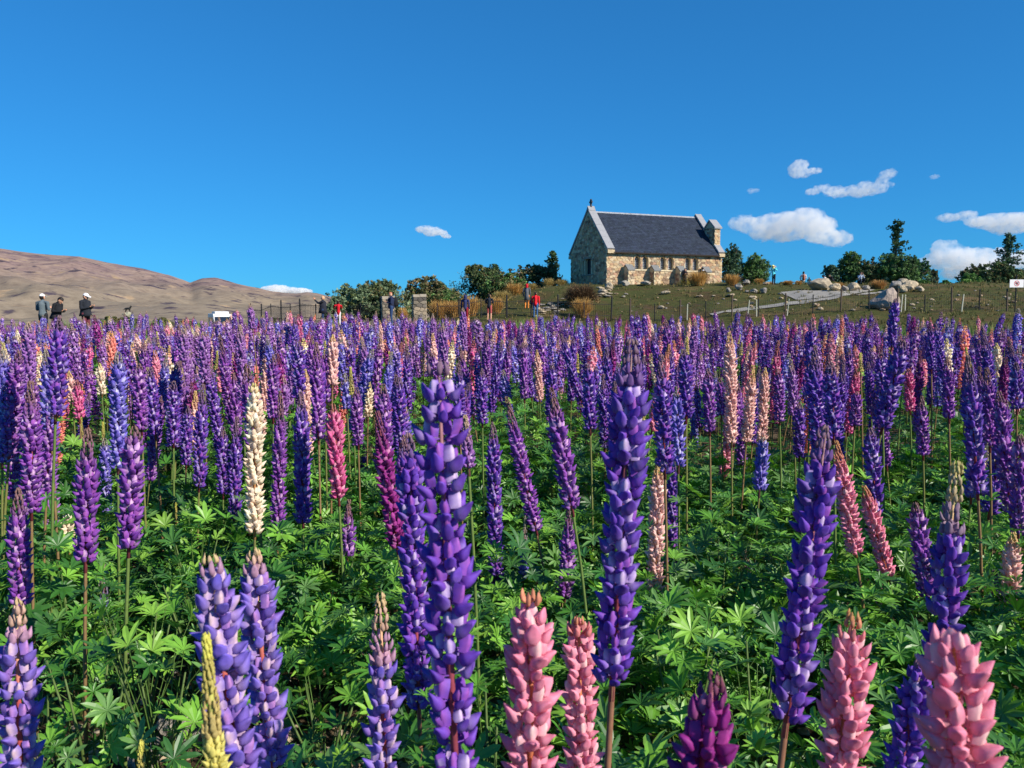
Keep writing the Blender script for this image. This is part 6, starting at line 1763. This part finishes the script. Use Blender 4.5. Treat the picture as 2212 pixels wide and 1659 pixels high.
for i, (xv, yv, d, lb, n, rad, h) in enumerate(LP):
    q = P(xv, yv, d); r2 = np.random.default_rng(60 + i); root = empty('lupin_plant', (q[0], q[1], gz(q[0], q[1])), lb, 'plant', 'leafy lupin plants close by')
    hh = max(h, q[2] - gz(q[0], q[1]) - 0.03) if q[2] < 0.75 else h
    pos, az_, ti = plant_leaves(r2, n, rad, min(hh, 0.62)); add_leaves(root, r2, pos, az_, ti, 0.8, 1.15)
    sm = MB()
    for k in range(4):
        a = k * 1.57 + i; sm.add(*tube([(0, 0, -0.02), (0.04 * math.cos(a), 0.04 * math.sin(a), h * 0.5), (0.09 * math.cos(a), 0.09 * math.sin(a), h * 0.85)], [0.0045, 0.0035, 0.002], 5), lin((84, 104, 50)))
    sm.build('stems', M['stem'], root)

# the leafy carpet ---------------------------------------------------------------
mb = MB(); r_ = np.random.default_rng(5)
def carpet(n_plants, ymin, ymax, leaves, tmpl, kx, hmean, skip=None):
    for _ in range(n_plants):
        y = math.sqrt(r_.uniform(ymin ** 2, ymax ** 2)); x = r_.uniform(-kx, kx) * y + r_.uniform(-0.3, 0.3)
        if y > field_edge(x, y) + 0.3: continue
        if skip and skip(x, y): continue
        h = hmean * r_.uniform(0.75, 1.2)
        if y < 4.6:
            for k_, d_, s_ in SIGHT:
                if 0.45 * d_ < y < d_ - 0.03 and abs(x / y - k_) < 0.2 / y: h = min(h, max(0.44, s_ * y + CAM[2] - gz(x, y)))
        pos, az_, ti = plant_leaves(r_, leaves, r_.uniform(0.16, 0.28), h); pos[:, 0] += x; pos[:, 1] += y; pos[:, 2] += gz(x, y)
        V, T = tmpl[int(r_.integers(len(tmpl)))]
        cc = lin(np.array(LEAF_C)[r_.integers(0, len(LEAF_C), leaves)]) * r_.uniform(0.8, 1.15) * r_.uniform(0.85, 1.15, (leaves, 1))
        mb.many(V, T, turn(az_, ti, r_.uniform(0.75, 1.15, leaves), pos, r_.uniform(0, 6.28, leaves)), cc)
bare = lambda x, y: (y < 2.2 and x < -0.2 * y) or y < 1.15
carpet(70, 1.1, 1.9, 30, LEAF0, 0.8, 0.46, bare)
carpet(540, 1.9, 4.6, 34, LEAF0, 0.78, 0.58, bare)
carpet(1900, 4.3, 18.0, 24, LEAF1, 0.74, 0.6)
tag(mb.build('lupin_foliage', M['leaf'], None, False), 'green carpet of palmate lupin leaves under the flowers', 'foliage', kind='stuff')

# bare stony ground at the near edge -------------------------------------------------
for i, (xv, yv, wp, hp, lb) in enumerate([(400, 1600, 130, 70, 'big grey stone half in shadow at the edge of the bare ground'), (600, 1610, 110, 46, 'pale flat stone behind the lilac pair'), (300, 1652, 150, 50, 'grey stone under the stubby yellow bud'), (640, 1650, 70, 40, 'rounded grey stone at the foot of the lilac pair'), (210, 1640, 110, 40, 'tan stone beside the loose lilac spike'), (80, 1650, 100, 36, 'half buried stone under the loose lilac spike'), (700, 1640, 60, 30, 'small tan stone near the tapering lilac spike')]):
    q, d = hit(xv, yv, 1.2, 4.0) if False else (None, None)
    for dd in np.arange(1.2, 4, 0.01):
        t_ = P(xv, yv, dd)
        if t_[2] <= gz(t_[0], t_[1]): q, d = t_, dd; break
    w = wp / F * d; rock('stone', (q[0], q[1], gz(q[0], q[1])), w, hp / F * d, w * 0.8, lb, 'stone', None, i + 1, [1, 2, 3, 1, 4, 0, 2][i], i * 0.9, 0.25)
mb = MB(); r2 = np.random.default_rng(8)
for _ in range(900):
    y = r2.uniform(1.0, 2.9); x = r2.uniform(-0.75, 0.5) * y
    if r2.uniform() < 0.6: x = -abs(x)
    V, T = ROCKS[6 + int(r2.integers(4))]; s = r2.uniform(0.006, 0.03); a = r2.uniform(0, 6.28)
    RZ = np.array([[math.cos(a), -math.sin(a), 0], [math.sin(a), math.cos(a), 0], [0, 0, 1]])
    mb.add((V * np.array([s, s * r2.uniform(0.6, 1), s * r2.uniform(0.5, 1)])) @ RZ.T + np.array([x, y, gz(x, y) - s * 0.2]), T, lin(ROCK_C[int(r2.integers(5))]) * r2.uniform(0.7, 1.1))
tag(mb.build('pebbles', M['rock'], None, False), 'scattered grey and tan pebbles on the bare soil', 'pebbles', kind='stuff')
mb = MB(); pts = [(r2.uniform(-0.75, 0.7) * d, d) for d in r2.uniform(1.1, 4.0, 130)]
scatter_tufts(mb, pts, 0.06, 0.2, [(150, 136, 84), (112, 124, 60), (176, 156, 100), (90, 112, 52)], 9, 0.0022, r2)
tag(mb.build('dry_grass', M['grass'], None, False), 'thin dry grass blades between the plants', 'grass', kind='stuff')
